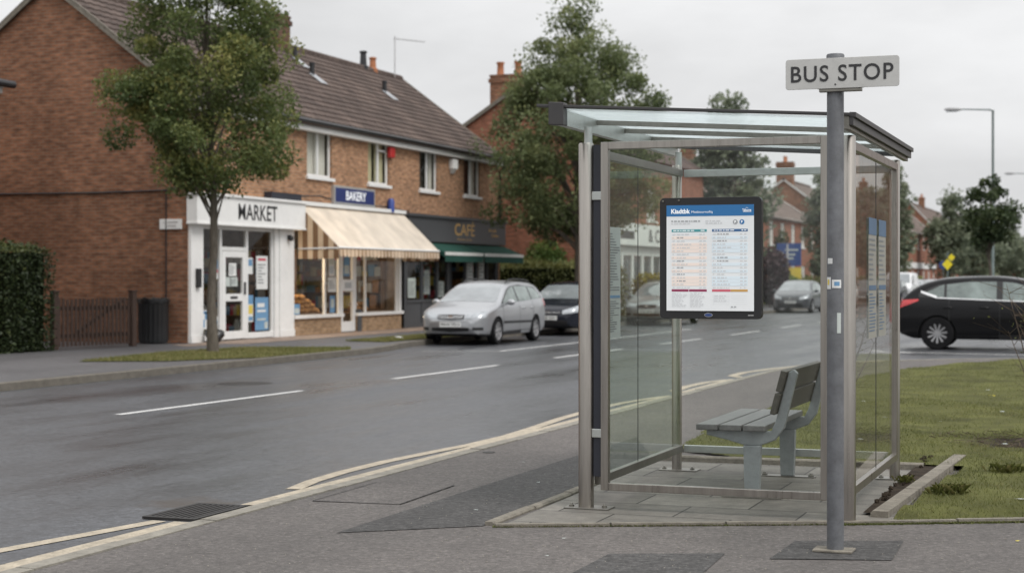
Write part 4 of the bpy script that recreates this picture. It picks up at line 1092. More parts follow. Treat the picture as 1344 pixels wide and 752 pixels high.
# pipe and cables on the gable, the small wall plates
m = MB(); m.tube([(-20.68, Y0-.025, .95), (-20.68, Y0-.025, 3.55)], .017, 6); m.tube([(-27, Y0-.025, 3.53), (-25, Y0-.025, 3.52), (-22.6, Y0-.025, 3.50), (-20.68, Y0-.025, 3.53), (-20.14, Y0-.025, 3.62)], .02, 6); m.build_each('cable', M['gutter'], tr)
m = MB(); m.box(-20.85, -20.27, Y0-.035, Y0-.004, 2.63, 2.86); wp = m.build('wall_plate', M['upvc'], tr)
m = MB()
for z, w in ((2.785, .36), (2.70, .28)):
    x = -20.56-w/2
    while x < -20.56+w/2: m.box(x, x+.028, Y0-.038, Y0-.0355, z-.022, z+.022); x += .043
m.build('plate_lettering', M['silver'], wp)
m = MB(); m.box(FX, FX+.13, 43.98, 44.30, 5.02, 5.34); m.build('alarm_box', M['alarm_red'], tr, bevel=.03)
m = MB(); m.box(FX, FX+.15, 48.72, 49.14, 4.98, 5.30); m.prism([(FX, 4.98), (FX+.13, 4.98), (FX+.04, 4.84), (FX, 4.84)], 48.80, 49.06, 'xz'); m.build('alarm_box', M['upvc'], tr, bevel=.02)
m = MB(); m.lathe([(.001, 0), (.10, 0), (.10, .34), (.06, .40), (.001, .40)], (FX+.11, 44.02, 3.42), n=14); m.build('alarm_box', M['blue_box'], tr, smooth=40)
m = MB(); m.tube([(FX+.012, 38.1, 3.62), (FX+.012, 39.6, 3.70), (FX+.012, 41.5, 3.55), (FX+.012, 43.9, 3.58), (FX+.012, 45.6, 3.5)], .014, 5); m.build_each('cable', M['gutter'], tr)

# shop rooms seen through the glass
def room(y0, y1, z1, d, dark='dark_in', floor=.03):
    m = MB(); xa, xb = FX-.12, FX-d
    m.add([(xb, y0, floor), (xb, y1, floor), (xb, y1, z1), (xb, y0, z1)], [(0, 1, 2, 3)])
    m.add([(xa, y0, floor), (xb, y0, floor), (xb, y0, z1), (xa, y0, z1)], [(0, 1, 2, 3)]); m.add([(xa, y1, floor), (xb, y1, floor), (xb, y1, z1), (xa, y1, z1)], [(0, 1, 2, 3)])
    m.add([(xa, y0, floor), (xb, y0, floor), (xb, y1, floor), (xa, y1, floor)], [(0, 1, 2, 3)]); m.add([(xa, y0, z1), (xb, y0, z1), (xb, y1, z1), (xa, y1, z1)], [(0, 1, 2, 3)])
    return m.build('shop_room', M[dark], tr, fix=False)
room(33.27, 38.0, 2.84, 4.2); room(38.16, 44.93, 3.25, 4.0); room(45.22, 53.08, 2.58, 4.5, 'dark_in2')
def shelving(root, x, y0, y1, z0, z1, rows, seed, face='x'):
    """a run of stocked shelves along y (goods are part of the display)"""
    rr = random.Random(seed)
    m = MB()
    for r in range(rows+1):
        z = z0+(z1-z0)*r/rows; m.box(x-.4, x, y0, y1, z-.02, z)
    for y in (y0, y1): m.box(x-.4, x-.01, y-.02, y+.02, z0, z1)
    s = m.build('shelf_unit', M['shelf'], root)
    packs = {}
    for r in range(rows):
        z = z0+(z1-z0)*r/rows; y = y0+.05
        while y < y1-.2:
            w = rr.uniform(.08, .22); h = rr.uniform(.12, (z1-z0)/rows-.08); k = rr.choice(['paper', 'paper_blue', 'paper_yellow', 'paper_red', 'bread', 'paper_pale', 'curtain_y'])
            packs.setdefault(k, []).append((y, y+w*.9, z, z+h)); y += w
    for k, l in packs.items():
        m = MB()
        for a, b, c, d in l: m.box(x-.3, x-.06, a, b, c+.001, d)
        m.build('goods', M[k], s)
shelving(tr, FX-1.9, 33.5, 37.8, .1, 2.2, 5, 1); shelving(tr, FX-2.9, 38.4, 44.6, .9, 2.5, 4, 2); shelving(tr, FX-2.4, 45.6, 49.0, .5, 2.1, 4, 3); shelving(tr, FX-2.0, 50.6, 52.8, .4, 2.1, 4, 4)

def shelving_y(root, y, x0, x1, z0, z1, rows, seed):
    """stocked shelves along a side wall, facing down the road"""
    rr = random.Random(seed); m = MB()
    for r in range(rows+1):
        z = z0+(z1-z0)*r/rows; m.box(x0, x1, y-.35, y-.02, z-.02, z)
    for x in (x0, x1): m.box(x-.02, x+.02, y-.34, y-.02, z0, z1)
    s = m.build('shelf_unit', M['shelf'], root); packs = {}
    for r in range(rows):
        z = z0+(z1-z0)*r/rows; x = x0+.05
        while x < x1-.2:
            w = rr.uniform(.08, .24); h = rr.uniform(.14, (z1-z0)/rows-.07); k = rr.choice(['paper', 'paper_blue', 'paper_yellow', 'paper_red', 'bread', 'bread', 'paper_pale', 'curtain_y'])
            packs.setdefault(k, []).append((x, x+w*.9, z, z+h)); x += w
    for k, l in packs.items():
        m = MB()
        for a_, b_, c_, d_ in l: m.box(a_, b_, y-.33, y-.1, c_+.001, d_)
        m.build('goods', M[k], s)
shelving_y(tr, 37.95, FX-3.8, FX-.5, .1, 2.3, 5, 11); shelving_y(tr, 44.88, FX-3.6, FX-.45, .6, 2.5, 4, 12); shelving_y(tr, 53.0, FX-3.8, FX-.6, .3, 2.2, 4, 13); shelving_y(tr, 40.8, FX-3.2, FX-1.3, .6, 2.3, 4, 14)
# ---- the market
m = MB()
for a, b in ((33.02, 33.56), (37.30, 38.06)):
    m.box(FX-.05, FX+.08, a, b, .18, 2.80); m.box(FX-.05, FX+.10, a-.01, b+.01, 0.0, .18)
m.build_each('pilaster', M['white_paint'], tr, 2, bevel=.008)
m = MB(); m.box(FX-.03, FX+.045, 37.08, 37.295, 0.0, 2.8); m.build('door_jamb', M['white_paint'], tr)
m = MB(); m.box(FX-.02, FX+.26, 32.98, 38.36, 2.79, 3.42); m.box(FX-.02, FX+.31, 32.94, 38.40, 3.42, 3.48); m.box(FX-.02, FX+.29, 32.96, 38.38, 2.74, 2.79)
fa = m.build('fascia', M['white_paint'], tr, bevel=.006)
m = MB(); m.text('MARKET', (FX+.262, 34.86, 2.91), (0, 1, 0), (0, 0, 1), 1.95, .38, .014, 0.004); m.build('lettering', M['ink'], fa, fix=False)
m = MB(); m.box(FX, FX+.22, 36.6, 38.2, 3.485, 3.66); m.build('shutter_box', M['navy'], tr)
m = MB()
xf = FX-.02
m.box(xf-.06, xf, 33.56, 33.63, .1, 2.74); m.box(xf-.06, xf, 37.02, 37.08, .1, 2.74); m.box(xf-.06, xf, 33.63, 37.02, 2.66, 2.74)
m.box(xf-.06, xf+.01, 34.46, 34.56, 0.02, 2.66); m.box(xf-.06, xf+.01, 35.72, 35.82, .02, 2.66); m.box(xf-.06, xf+.005, 34.56, 35.72, 2.16, 2.25)
m.box(xf-.10, xf+.02, 33.56, 34.50, .02, .16); m.box(xf-.10, xf+.02, 35.80, 37.08, .02, .16)
sw = m.build('shop_window', M['upvc'], tr, bevel=.004)
m = MB()
for a, b, c, d in ((33.63, 34.46, .16, 2.66), (35.82, 37.02, .16, 2.66), (34.56, 35.72, 2.25, 2.66)):
    m.add([(xf-.03, a, c), (xf-.03, b, c), (xf-.03, b, d), (xf-.03, a, d)], [(0, 1, 2, 3)])
m.build_each('pane', M['shopglass'], sw, fix=False)
m = MB(); a, b = 34.57, 35.71
m.box(xf-.05, xf+.012, a, a+.16, .03, 2.15); m.box(xf-.05, xf+.012, b-.16, b, .03, 2.15); m.box(xf-.05, xf+.012, a+.16, b-.16, 2.0, 2.15); m.box(xf-.05, xf+.012, a+.16, b-.16, .03, .22); m.box(xf-.05, xf+.012, a+.16, b-.16, .94, 1.12)
dr = m.build('shop_door', M['upvc'], tr, bevel=.004)
m = MB(); m.add([(xf-.02, a+.16, .22), (xf-.02, b-.16, .22), (xf-.02, b-.16, .94), (xf-.02, a+.16, .94)], [(0, 1, 2, 3)]); m.add([(xf-.02, a+.16, 1.12), (xf-.02, b-.16, 1.12), (xf-.02, b-.16, 2.0), (xf-.02, a+.16, 2.0)], [(0, 1, 2, 3)]); m.build_each('pane', M['shopglass'], dr, fix=False)
m = MB(); m.box(xf+.012, xf+.05, b-.11, b-.06, 1.10, 1.40); m.build('handle', M['ink'], dr); m = MB(); m.box(xf+.012, xf+.02, a+.38, a+.72, 1.0, 1.06); m.build('letter_slot', M['ink'], dr)
m = MB(); m.box(FX+.08, FX+.16, 33.20, 33.36, 1.28, 1.72); m.build('wall_box', M['black'], tr, bevel=.01)
m = MB(); m.blob((FX+.16, 37.72, 2.52), .075, 3, 0); m.box(FX+.08, FX+.16, 37.69, 37.75, 2.50, 2.60); m.build('camera_dome', M['black'], tr, smooth=60)
def shop_poster(label, y0, y1, z0, z1, bars, base='paper', x=FX-.012):
    notice('shop_poster', label, (x, y0, z0), (0, 1, 0), y1-y0, z1-z0, (1, 0, 0), bars, base)
shop_poster('white price poster with red heading in the market window right of the door', 36.28, 36.86, 1.22, 2.05, [(.15, .86, .85, .93, 'paper_red')]+lines(.12, .85, .15, .78, 7, 9), x=FX-.042)
shop_poster('blue poster at the bottom of the market window right of the door', 36.22, 36.90, .20, 1.02, [(.15, .55, .8, .62, 'paper'), (.15, .7, .7, .82, 'paper'), (.15, .3, .8, .36, 'paper_pale'), (.7, .05, .95, .25, 'paper_pale')], 'paper_blue', x=FX-.042)
shop_poster('small blue and white notice beside the market door handle', 35.86, 36.10, 1.60, 2.0, [(.1, .5, .9, .9, 'paper_blue')], x=FX-.042)
shop_poster('yellow and blue sticker low beside the market door', 35.86, 36.12, .42, 1.08, [(0, .66, 1, 1, 'paper_blue'), (.1, .3, .9, .62, 'paper_yellow'), (.1, .05, .9, .2, 'paper_blue')], x=FX-.042)
shop_poster('white sheet behind the upper pane of the market door', 34.92, 35.28, 1.55, 1.86, lines(.1, .9, .1, .9, 6, 3), x=FX-.035)
shop_poster('pair of small notices across the market door pane', 34.78, 35.34, 1.30, 1.52, [(.36, 0, .42, 1, 'ink')]+lines(.45, .95, .2, .8, 4, 3), 'paper_pale', x=FX-.035)
shop_poster('red and blue sticker in the market window left of the door', 34.22, 34.42, 1.48, 1.92, [(0, .55, 1, 1, 'paper_blue'), (0, .35, 1, .5, 'paper_red')], x=FX-.042)
shop_poster('blue checked sticker in the bottom corner of the market window', 33.68, 33.96, .30, .75, [(.1, .1, .5, .5, 'paper_blue'), (.5, .5, .9, .9, 'paper_blue'), (.1, .8, .9, .95, 'paper_blue')], x=FX-.042)
shop_poster('blue card low in the market window beside the door frame', 34.22, 34.42, .2, .58, [(.1, .3, .9, .8, 'paper_blue')], x=FX-.042)

# ---- the bakery
m = MB(); m.box(FX-.10, FX+.02, 38.14, 40.92, 0, .44); m.box(FX-.10, FX+.02, 41.92, 44.96, 0, .44); m.build_each('stall_riser', M['brick_buff'], tr)
m = MB(); xf = FX-.03
m.box(FX-.10, FX+.09, 38.10, 40.98, .44, .53); m.box(FX-.10, FX+.09, 41.88, 45.0, .44, .53)
for a, b in ((38.14, 38.23), (40.0, 40.10), (40.86, 40.95), (41.90, 41.98), (42.55, 42.64), (44.70, 44.80)):
    m.box(xf-.06, xf, a, b, .53, 3.2)
m.box(xf-.06, xf-.002, 38.23, 40.86, 3.1, 3.2); m.box(xf-.06, xf-.002, 41.98, 44.70, 3.1, 3.2)
m.box(FX-.05, FX+.02, 44.82, 44.97, .53, 3.3)
sw = m.build('shop_window', M['white_paint'], tr, bevel=.005)
m = MB()
for a, b in ((38.23, 40.0), (40.10, 40.86), (41.98, 42.55), (42.64, 44.70)):
    m.add([(xf-.03, a, .53), (xf-.03, b, .53), (xf-.03, b, 3.1), (xf-.03, a, 3.1)], [(0, 1, 2, 3)])
m.build_each('pane', M['shopglass'], sw, fix=False)
m = MB(); a, b = 40.96, 41.89
m.box(xf-.06, xf+.01, a, a+.16, .02, 3.2); m.box(xf-.06, xf+.01, b-.16, b, .02, 3.2); m.box(xf-.06, xf+.01, a+.16, b-.16, .02, .30); m.box(xf-.06, xf+.01, a+.16, b-.16, 1.14, 1.46); m.box(xf-.06, xf+.01, a+.16, b-.16, 2.2, 2.32)
dr = m.build('shop_door', M['white_paint'], tr, bevel=.005)
m = MB()
for c, d in ((.30, 1.14), (1.46, 2.2), (2.32, 3.2)): m.add([(xf-.03, a+.16, c), (xf-.03, b-.16, c), (xf-.03, b-.16, d), (xf-.03, a+.16, d)], [(0, 1, 2, 3)])
m.build_each('pane', M['shopglass'], dr, fix=False)
m = MB(); m.box(xf+.01, xf+.016, a+.26, b-.26, 1.22, 1.38); m.build('letter_slot', M['silver'], dr)
m = MB(); m.box(FX-.06, FX+.06, 41.93, 42.16, 0, .62); m.build('doorway_post', M['grey_paint'], tr)
AV = FX+1.22
ay0, ay1 = 38.34, 44.98
aw = MB(); n = 1
top, fz = 3.42, 2.30
aw.add([(FX+.05, ay0, top), (FX+.05, ay1, top), (AV, ay1, fz), (AV, ay0, fz)], [(0, 1, 2, 3)])
awo = aw.build('awning', M['awning'], tr, fix=False)
m = MB()
for y in (ay0, ay1):
    m.add([(FX+.05, y, top), (AV, y, fz), (AV, y, fz-.02), (FX+.05, y, fz-.02)], [(0, 1, 2, 3)]); 
    m.add([(FX+.05, y, fz-.06), (AV, y, fz-.06), (AV, y, fz-.30), (FX+.05, y, fz-.30)], [(0, 1, 2, 3)])
m.build_each('awning_side', M['awning_side'], awo, 2, fix=False)
m = MB(); ns = 58; vs = []
for i in range(ns*4+1):
    y = ay0+(ay1-ay0)*i/(ns*4); f = (i % 8)/8; sc_ = .05*math.sin(math.pi*f)
    vs += [(AV+.012*math.sin(i*.9), y, fz-.03), (AV+.012*math.sin(i*.9)+.01, y, fz-.20-sc_)]
m.add(vs, [(2*i, 2*i+2, 2*i+3, 2*i+1) for i in range(ns*4)]); m.build('valance', M['valance'], awo, fix=False)
m = MB(); m.tube([(AV, ay0-.02, fz-.01), (AV, ay1+.02, fz-.01)], .028, 8); m.tube([(FX+.05, ay0, fz-.04), (AV, ay0, fz-.02)], .02, 6); m.tube([(FX+.05, ay1, fz-.04), (AV, ay1, fz-.02)], .02, 6); m.build_each('awning_bar', M['upvc'], awo, smooth=60)
m = MB(); m.box(FX, FX+.16, ay0-.05, 45.02, 3.40, 3.50); m.build('awning_cassette', M['upvc'], awo, bevel=.006)
m = MB(); m.box(FX, FX+.10, 40.34, 42.94, 3.52, 4.02); sgb = m.build('sign_board', M['silver'], tr, bevel=.006)
m = MB(); m.box(FX+.10, FX+.106, 40.41, 42.87, 3.58, 3.96); sf = m.build('sign_panel', M['navy_sign'], sgb)
m = MB(); m.text('BAKERY', (FX+.108, 41.05, 3.65), (0, 1, 0), (0, 0, 1), 1.28, .25, .012, 0.002); m.build('lettering', M['s_white'], sgb, fix=False)
shop_poster('blue and white notice in the narrow bakery window left of its door', 40.30, 40.66, 1.55, 2.25, [(.1, .45, .9, .9, 'paper_pale')]+lines(.1, .9, .1, .4, 4, 5, 'paper_blue'), x=FX-.052)
shop_poster('blue notice behind the upper pane of the bakery door', 41.22, 41.60, 1.56, 2.15, [(.1, .1, .9, .5, 'paper_pale')], 'paper_blue', x=FX-.05)
shop_poster('white card under the blue notice in the narrow bakery window', 40.24, 40.76, 1.12, 1.52, lines(.1, .9, .2, .8, 4, 6), x=FX-.052)
shop_poster('bright blue card at the foot of the narrow bakery window', 40.36, 40.68, .56, 1.02, [(.2, .3, .8, .8, 'paper_pale')], 'paper_blue', x=FX-.052)
shop_poster('blue arched card in the bottom left corner of the bakery window', 38.30, 38.62, .55, .82, [(.1, .1, .9, .6, 'paper_pale')], 'paper_blue', x=FX-.052)
lf = thing('pendant_lamp', 'lit amber pendant lamp hanging inside the bakery window', 'lamp', (FX-.7, 39.2, 2.0))
m = MB(); m.tube([(FX-.7, 39.2, 2.1), (FX-.7, 39.2, 3.2)], .012, 6); m.lathe([(.02, .14), (.06, .10), (.15, 0), (.14, 0)], (FX-.7, 39.2, 1.98), n=14); m.build('shade', M['shelf'], lf, smooth=60)
m = MB(); m.blob((FX-.7, 39.2, 1.96), .07, 1, 0); m.build('bulb', M['lamp_glow'], lf, smooth=60)
bl = bpy.data.lights.new('pendant_light', 'POINT'); bl.energy = 90; bl.color = (1, .78, .52); bl.shadow_soft_size = .15
blo = bpy.data.objects.new('pendant_light', bl); COL.objects.link(blo); blo.parent = lf; blo.location = (0, 0, -.16)
tb = thing('display_table', 'timber display table stacked with loaves behind the bakery window', 'table', (FX-.65, 39.1, 0))
m = MB(); m.box(FX-1.1, FX-.16, 38.3, 40.8, .50, .56); m.build('table_top', M['shelf'], tb)
for yy in (38.4, 40.7):
    for xx in (FX-1.05, FX-.22): m = MB(); m.box(xx-.03, xx+.03, yy-.03, yy+.03, .03, .5); m.build('leg', M['shelf'], tb)
tb2 = thing('display_table', 'timber display table with a few loaves right of the bakery door', 'table', (FX-.65, 43.2, 0))
m = MB(); m.box(FX-1.1, FX-.16, 42.1, 44.6, .50, .56); m.build('table_top', M['shelf'], tb2)
for yy in (42.2, 44.5):
    for xx in (FX-1.05, FX-.22): m = MB(); m.box(xx-.03, xx+.03, yy-.03, yy+.03, .03, .5); m.build('leg', M['shelf'], tb2)
loaf0 = None; rr = random.Random(8)
lp = []
for lay, (n, wd) in enumerate(((9, 1.35), (7, 1.1), (5, .8), (3, .45))):
    for i in range(n):
        for dx in (-.28, -.52): lp.append((FX+dx-.02*lay+rr.uniform(-.04, .04), 39.12+(-.5+(i+.5)/n)*wd*1.25+rr.uniform(-.03, .03), .565+.115*lay+.07))
lp1 = len(lp)
for i in range(7): lp.append((FX-.35+rr.uniform(-.1, .05), 42.35+i*.15, .635))
for i in range(4): lp.append((FX-.35+rr.uniform(-.1, .05), 42.5+i*.15, .75))
for k, p in enumerate(lp):
    if loaf0 is None:
        m = MB(); m.blob((0, 0, 0), .105, 4, .08, 8, sc=(1.25, .85, .68)); loaf0 = m.build('bread_loaf', M['bread'], smooth=80); o = loaf0
    else:
        o = loaf0.copy(); COL.objects.link(o)
    o.location = p; o.rotation_euler = (rr.uniform(-.3, .3), rr.uniform(-.3, .3), rr.uniform(-.8, .8))
    if k < lp1: tag(o, 'brown crusty loaf in the heap left of the bakery door', 'bread', 'loaves heaped left of the bakery door')
    else: tag(o, 'brown crusty loaf on the table right of the bakery door', 'bread', 'loaves right of the bakery door')

# ---- the café
m = MB(); m.box(FX-.02, FX+.20, 45.12, 53.36, 2.62, 3.36); m.box(FX-.02, FX+.26, 45.08, 53.40, 3.36, 3.45); fa = m.build('fascia', M['grey_paint'], tr, bevel=.006)
m = MB(); m.text('CAFÉ', (FX+.202, 48.72, 2.86), (0, 1, 0), (0, 0, 1), 1.72, .48, .010, .003); m.build('lettering', M['gold'], fa, fix=False); m = MB(); m.text('Kitchen & Bar', (FX+.202, 48.95, 2.71), (0, 1, 0), (0, 0, 1), 1.3, .07, .0, .003); m.build('lettering', M['gold'], fa, fix=False); m = MB()
m.text('Breads', (FX+.202, 51.75, 3.05), (0, 1, 0), (0, 0, 1), .70, .10, .01, .003); m.text('Coffees', (FX+.202, 51.95, 2.88), (0, 1, 0), (0, 0, 1), .70, .10, .01, .003)
m.build('lettering', M['gold'], fa, fix=False)
for a, b in ((46.35, 49.55), (49.68, 53.35)):
    m = MB(); m.add([(FX+.10, a, 2.60), (FX+.10, b, 2.60), (FX+.85, b, 2.28), (FX+.85, a, 2.28)], [(0, 1, 2, 3)]); m.add([(FX+.10, a, 2.60), (FX+.85, a, 2.28), (FX+.85, a, 2.12)], [(0, 1, 2)]); m.add([(FX+.10, b, 2.60), (FX+.85, b, 2.28), (FX+.85, b, 2.12)], [(0, 1, 2)])
    m.add([(FX+.855, a, 2.20), (FX+.855, b, 2.20), (FX+.86, b, 2.0), (FX+.86, a, 2.0)], [(0, 1, 2, 3)])
    gw = m.build('green_awning', M['green_canvas'], tr, fix=False)
    m = MB(); m.box(FX+.845, FX+.866, a, b, 2.20, 2.30); m.build('awning_edge', M['white_canvas'], gw)
m = MB(); xf = FX-.02
for a, b in ((45.0, 45.42), (46.55, 46.66), (47.75, 47.86), (48.62, 48.75), (50.15, 50.28), (51.15, 51.27), (52.1, 52.2), (52.95, 53.2)): m.box(xf-.07, xf+.02, a, b, 0, 2.6)
for a, b in ((45.42, 48.62), (50.28, 53.0)):
    m.box(xf-.06, xf+.012, a, b, 0.0, .12); m.box(xf-.05, xf-.01, a, b, .12, .76); m.box(xf-.06, xf+.03, a, b, .76, .84); m.box(xf-.06, xf+.01, a, b, 2.35, 2.6)
m.box(xf-.06, xf+.01, 48.75, 50.15, 2.35, 2.6)
sw = m.build('shop_window', M['grey_paint'], tr, bevel=.004)
m = MB()
for a, b in ((45.42, 46.55), (46.66, 47.75), (47.86, 48.62), (50.28, 51.15), (51.27, 52.1), (52.2, 52.95)):
    m.add([(xf-.03, a, .84), (xf-.03, b, .84), (xf-.03, b, 2.35), (xf-.03, a, 2.35)], [(0, 1, 2, 3)])
m.build_each('pane', M['shopglass'], sw, fix=False)
m = MB(); m.box(xf-.5, xf-.45, 48.78, 49.0, .03, 2.35); m.box(xf-.5, xf-.45, 49.9, 50.12, .03, 2.35); m.box(xf-.5, xf-.45, 49.0, 49.9, .03, .25); dr = m.build('shop_door', M['grey_paint'], tr)
m = MB(); m.add([(xf-.48, 49.0, .25), (xf-.48, 49.9, .25), (xf-.48, 49.9, 2.35), (xf-.48, 49.0, 2.35)], [(0, 1, 2, 3)]); m.build_each('pane', M['shopglass'], dr, fix=False)
for i, (a, b, c, d, l) in enumerate(((45.62, 46.2, .9, 1.5, 'pale menu board low in the café window nearest the bakery'), (46.85, 47.3, 1.0, 1.75, 'tall pale menu sheet in the second café window'), (47.95, 48.45, .9, 1.4, 'small pale menu sheet beside the café door'), (50.42, 50.95, 1.35, 2.3, 'white poster in the café window just right of the door'), (51.5, 51.95, 1.2, 2.25, 'narrow white poster in the café window far right'))):
    shop_poster(l, a, b, c, d, lines(.1, .9, .1, .85, 7, i+20), 'paper_pale' if i < 3 else 'paper', x=FX-.06)

# ---- the brick building beyond, with its own shop
GX = -17.35
b2 = thing('brick_house', 'red brick gabled building with a white shopfront just beyond the café', 'building', (-20.9, 63, 0))
yA, yB = 57.0, 71.5
W2 = [(58.6, 59.9, 3.75, 4.95), (62.2, 63.6, 3.75, 4.95), (66.0, 67.4, 3.75, 4.95)]
house_shell('wall', b2, -24.35, GX, yA, yB, 6.15, 8.45, W2+[(57.4, 70, 0, 2.75)], 'brick_red', 'brick_red')
r2 = tiled_roof(b2, -24.35, GX, yA, yB, 6.25, 8.5, 'tile_flat', False)
for w in W2: window(b2, GX, *w, panes=(.33, .66))
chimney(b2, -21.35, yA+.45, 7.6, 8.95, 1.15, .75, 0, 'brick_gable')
for xx in (-21.65, -20.95):
    m = MB(); m.lathe([(.15, 0), (.16, .04), (.13, .1), (.12, .42), (.15, .46), (.15, .52), (.08, .52)], (xx, yA+.45, 9.0), n=14); m.build('chimney_pot', M['terracotta'], b2, smooth=40)
m = MB(); m.box(GX, GX+.25, 57.2, 70.2, 2.72, 3.55); fa = m.build('fascia', M['white_paint'], b2, bevel=.01)
m = MB(); m.text('& Coast', (GX+.252, 61.6, 2.88), (0, 1, 0), (0, 0, 1), 3.4, .5, .01, .004); m.box(GX+.25, GX+.256, 57.8, 59.6, 2.95, 3.25); m.build('lettering', M['grey_paint'], fa, fix=False)
m = MB()
for a in np.arange(57.4, 70.01, 1.4): m.box(GX-.08, GX+.02, a-.12, a+.12, 0, 2.75)
m.box(GX-.08, GX+.01, 57.5, 69.9, 0, .5); m.box(GX-.08, GX+.01, 57.5, 69.9, 2.35, 2.75)
sw = m.build('shop_window', M['white_paint'], b2)
m = MB(); m.add([(GX-.04, 57.4, .5), (GX-.04, 70, .5), (GX-.04, 70, 2.4), (GX-.04, 57.4, 2.4)], [(0, 1, 2, 3)]); m.build_each('pane', M['houseglass'], sw, fix=False)

# ---- simpler houses farther down the road
def far_house(label, x0, x1, y0, y1, eave, ridge, nw, brick='brick_red', tile='tile_far', chim=True, doors=2, ground=True, group=None, white=False):
    b = thing('brick_house', label, 'house', ((x0+x1)/2, (y0+y1)/2, 0), group)
    hs = []
    step = (y1-y0)/nw
    for i in range(nw):
        c = y0+step*(i+.5); hs.append((c-.65, c+.65, eave-1.75, eave-.35))
        if ground: hs.append((c-.75, c+.75, .8, 2.3))
    house_shell('wall', b, x0, x1, y0, y1, eave, ridge, hs, brick)
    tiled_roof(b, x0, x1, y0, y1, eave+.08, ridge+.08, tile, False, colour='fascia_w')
    for h in hs:
        m = MB(); t = .10; a, bb, c, d = h; xf = x1-.05
        m.box(xf-.05, xf, a, a+t, c, d); m.box(xf-.05, xf, bb-t, bb, c, d); m.box(xf-.05, xf, a+t, bb-t, c, c+t); m.box(xf-.05, xf, a+t, bb-t, d-t, d); m.box(xf-.05, xf, (a+bb)/2-.06, (a+bb)/2+.06, c+t, d-t); m.box(xf-.05, x1+.06, a, bb, c-.1, c-.001)
        w = m.build('window', M['upvc'], b)
        m = MB(); m.add([(xf-.03, a, c), (xf-.03, bb, c), (xf-.03, bb, d), (xf-.03, a, d)], [(0, 1, 2, 3)]); m.build_each('pane', M['houseglass'], w, fix=False)
        m = MB(); m.add([(xf-.028, a+t, c+t), (xf-.028, a+.42, c+t), (xf-.028, a+.42, d-t), (xf-.028, a+t, d-t)], [(0, 1, 2, 3)]); m.add([(xf-.028, bb-t, c+t), (xf-.028, bb-.42, c+t), (xf-.028, bb-.42, d-t), (xf-.028, bb-t, d-t)], [(0, 1, 2, 3)]); m.build_each('curtain', M['curtain'], w, fix=False)
    m = MB(); m.box(x1, x1+.15, y0, y1, eave-.15, eave); m.build('eaves_board', M['fascia_w'], b)
    if chim: chimney(b, (x0+x1)/2, y0+(y1-y0)*.35, ridge-.4, ridge+1.2, .7, 1.0, 2)
    if white:
        m = MB(); m.box(x1, x1+.12, y0+1, y1-1, 2.5, 3.1); m.build('shop_board', M['white_paint'], b)
    return b
far_house('long brick house with a pale roof seen through the shelter back glass', -28, -20, 84, 116, 5.3, 7.9, 9, 'brick_red')
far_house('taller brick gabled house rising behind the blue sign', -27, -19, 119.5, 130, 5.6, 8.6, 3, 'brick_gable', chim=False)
chimney(bpy.data.objects['brick_house.002'], -23, 120.1, 8.0, 9.9, 1.2, .8, 2)
far_house('brick house with white ground floor board right of the shelter', -28, -20, 150, 196, 6.3, 9.8, 9, 'brick_red', white=True)
far_house('brick house with two chimneys farthest along the shop side', -28, -20, 205, 240, 6.3, 10.6, 6, 'brick_red')
far_house('far brick house past the round topiary tree', -27, -19, 246, 275, 5.9, 9.6, 6, 'brick_red', white=True)
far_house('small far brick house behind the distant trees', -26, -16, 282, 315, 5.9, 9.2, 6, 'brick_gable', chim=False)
# house whose reflection browns the right-hand shelter glass, beyond the side road
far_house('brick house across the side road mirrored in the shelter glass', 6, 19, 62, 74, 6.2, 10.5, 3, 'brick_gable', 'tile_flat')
# neighbour whose eaves tip shows at the left edge
nb = far_house('neighbouring brick house whose dark gutter tip enters at the far left', -31.1, -23.0, 14, 29.6, 5.75, 8.7, 4, 'brick', 'tile_flat')
m = MB(); m.tube([(-22.62, 13.8, 5.72), (-22.62, 29.95, 5.70)], .085, 10); m.build('gutter', M['gutter'], nb, smooth=60)
m = MB(); m.box(-22.99, -22.72, 14, 29.7, 5.50, 5.62); m.build('soffit', M['fascia_w'], nb)
# ------------------------------------------------------------------ foliage
def leaves(name, C, size, tint, material, parent=None, up=.35, aspect=.62):
    """one folded four-cornered leaf per point"""
    C = np.asarray(C); n = len(C)
    nrm = rng.normal(0, 1, (n, 3)); nrm[:, 2] += up*2; nrm /= np.linalg.norm(nrm, axis=1)[:, None]
    t = rng.normal(0, 1, (n, 3)); t -= nrm*np.sum(t*nrm, axis=1)[:, None]; t /= np.linalg.norm(t, axis=1)[:, None]
    b = np.cross(nrm, t); s = (size*rng.uniform(.65, 1.3, n))[:, None]
    V = np.zeros((n, 4, 3))
    V[:, 0] = C-t*s*.5; V[:, 2] = C+t*s*.5
    V[:, 1] = C+b*s*aspect*.5+nrm*s*.12; V[:, 3] = C-b*s*aspect*.5+nrm*s*.12
    i = np.arange(n)*4
    F = np.stack([np.stack([i, i+1, i+2], 1), np.stack([i, i+2, i+3], 1)], 1).reshape(-1, 3)
    return tinted(name, V.reshape(-1, 3), F, np.repeat(np.clip(tint, 0, 1), 2), material, parent)

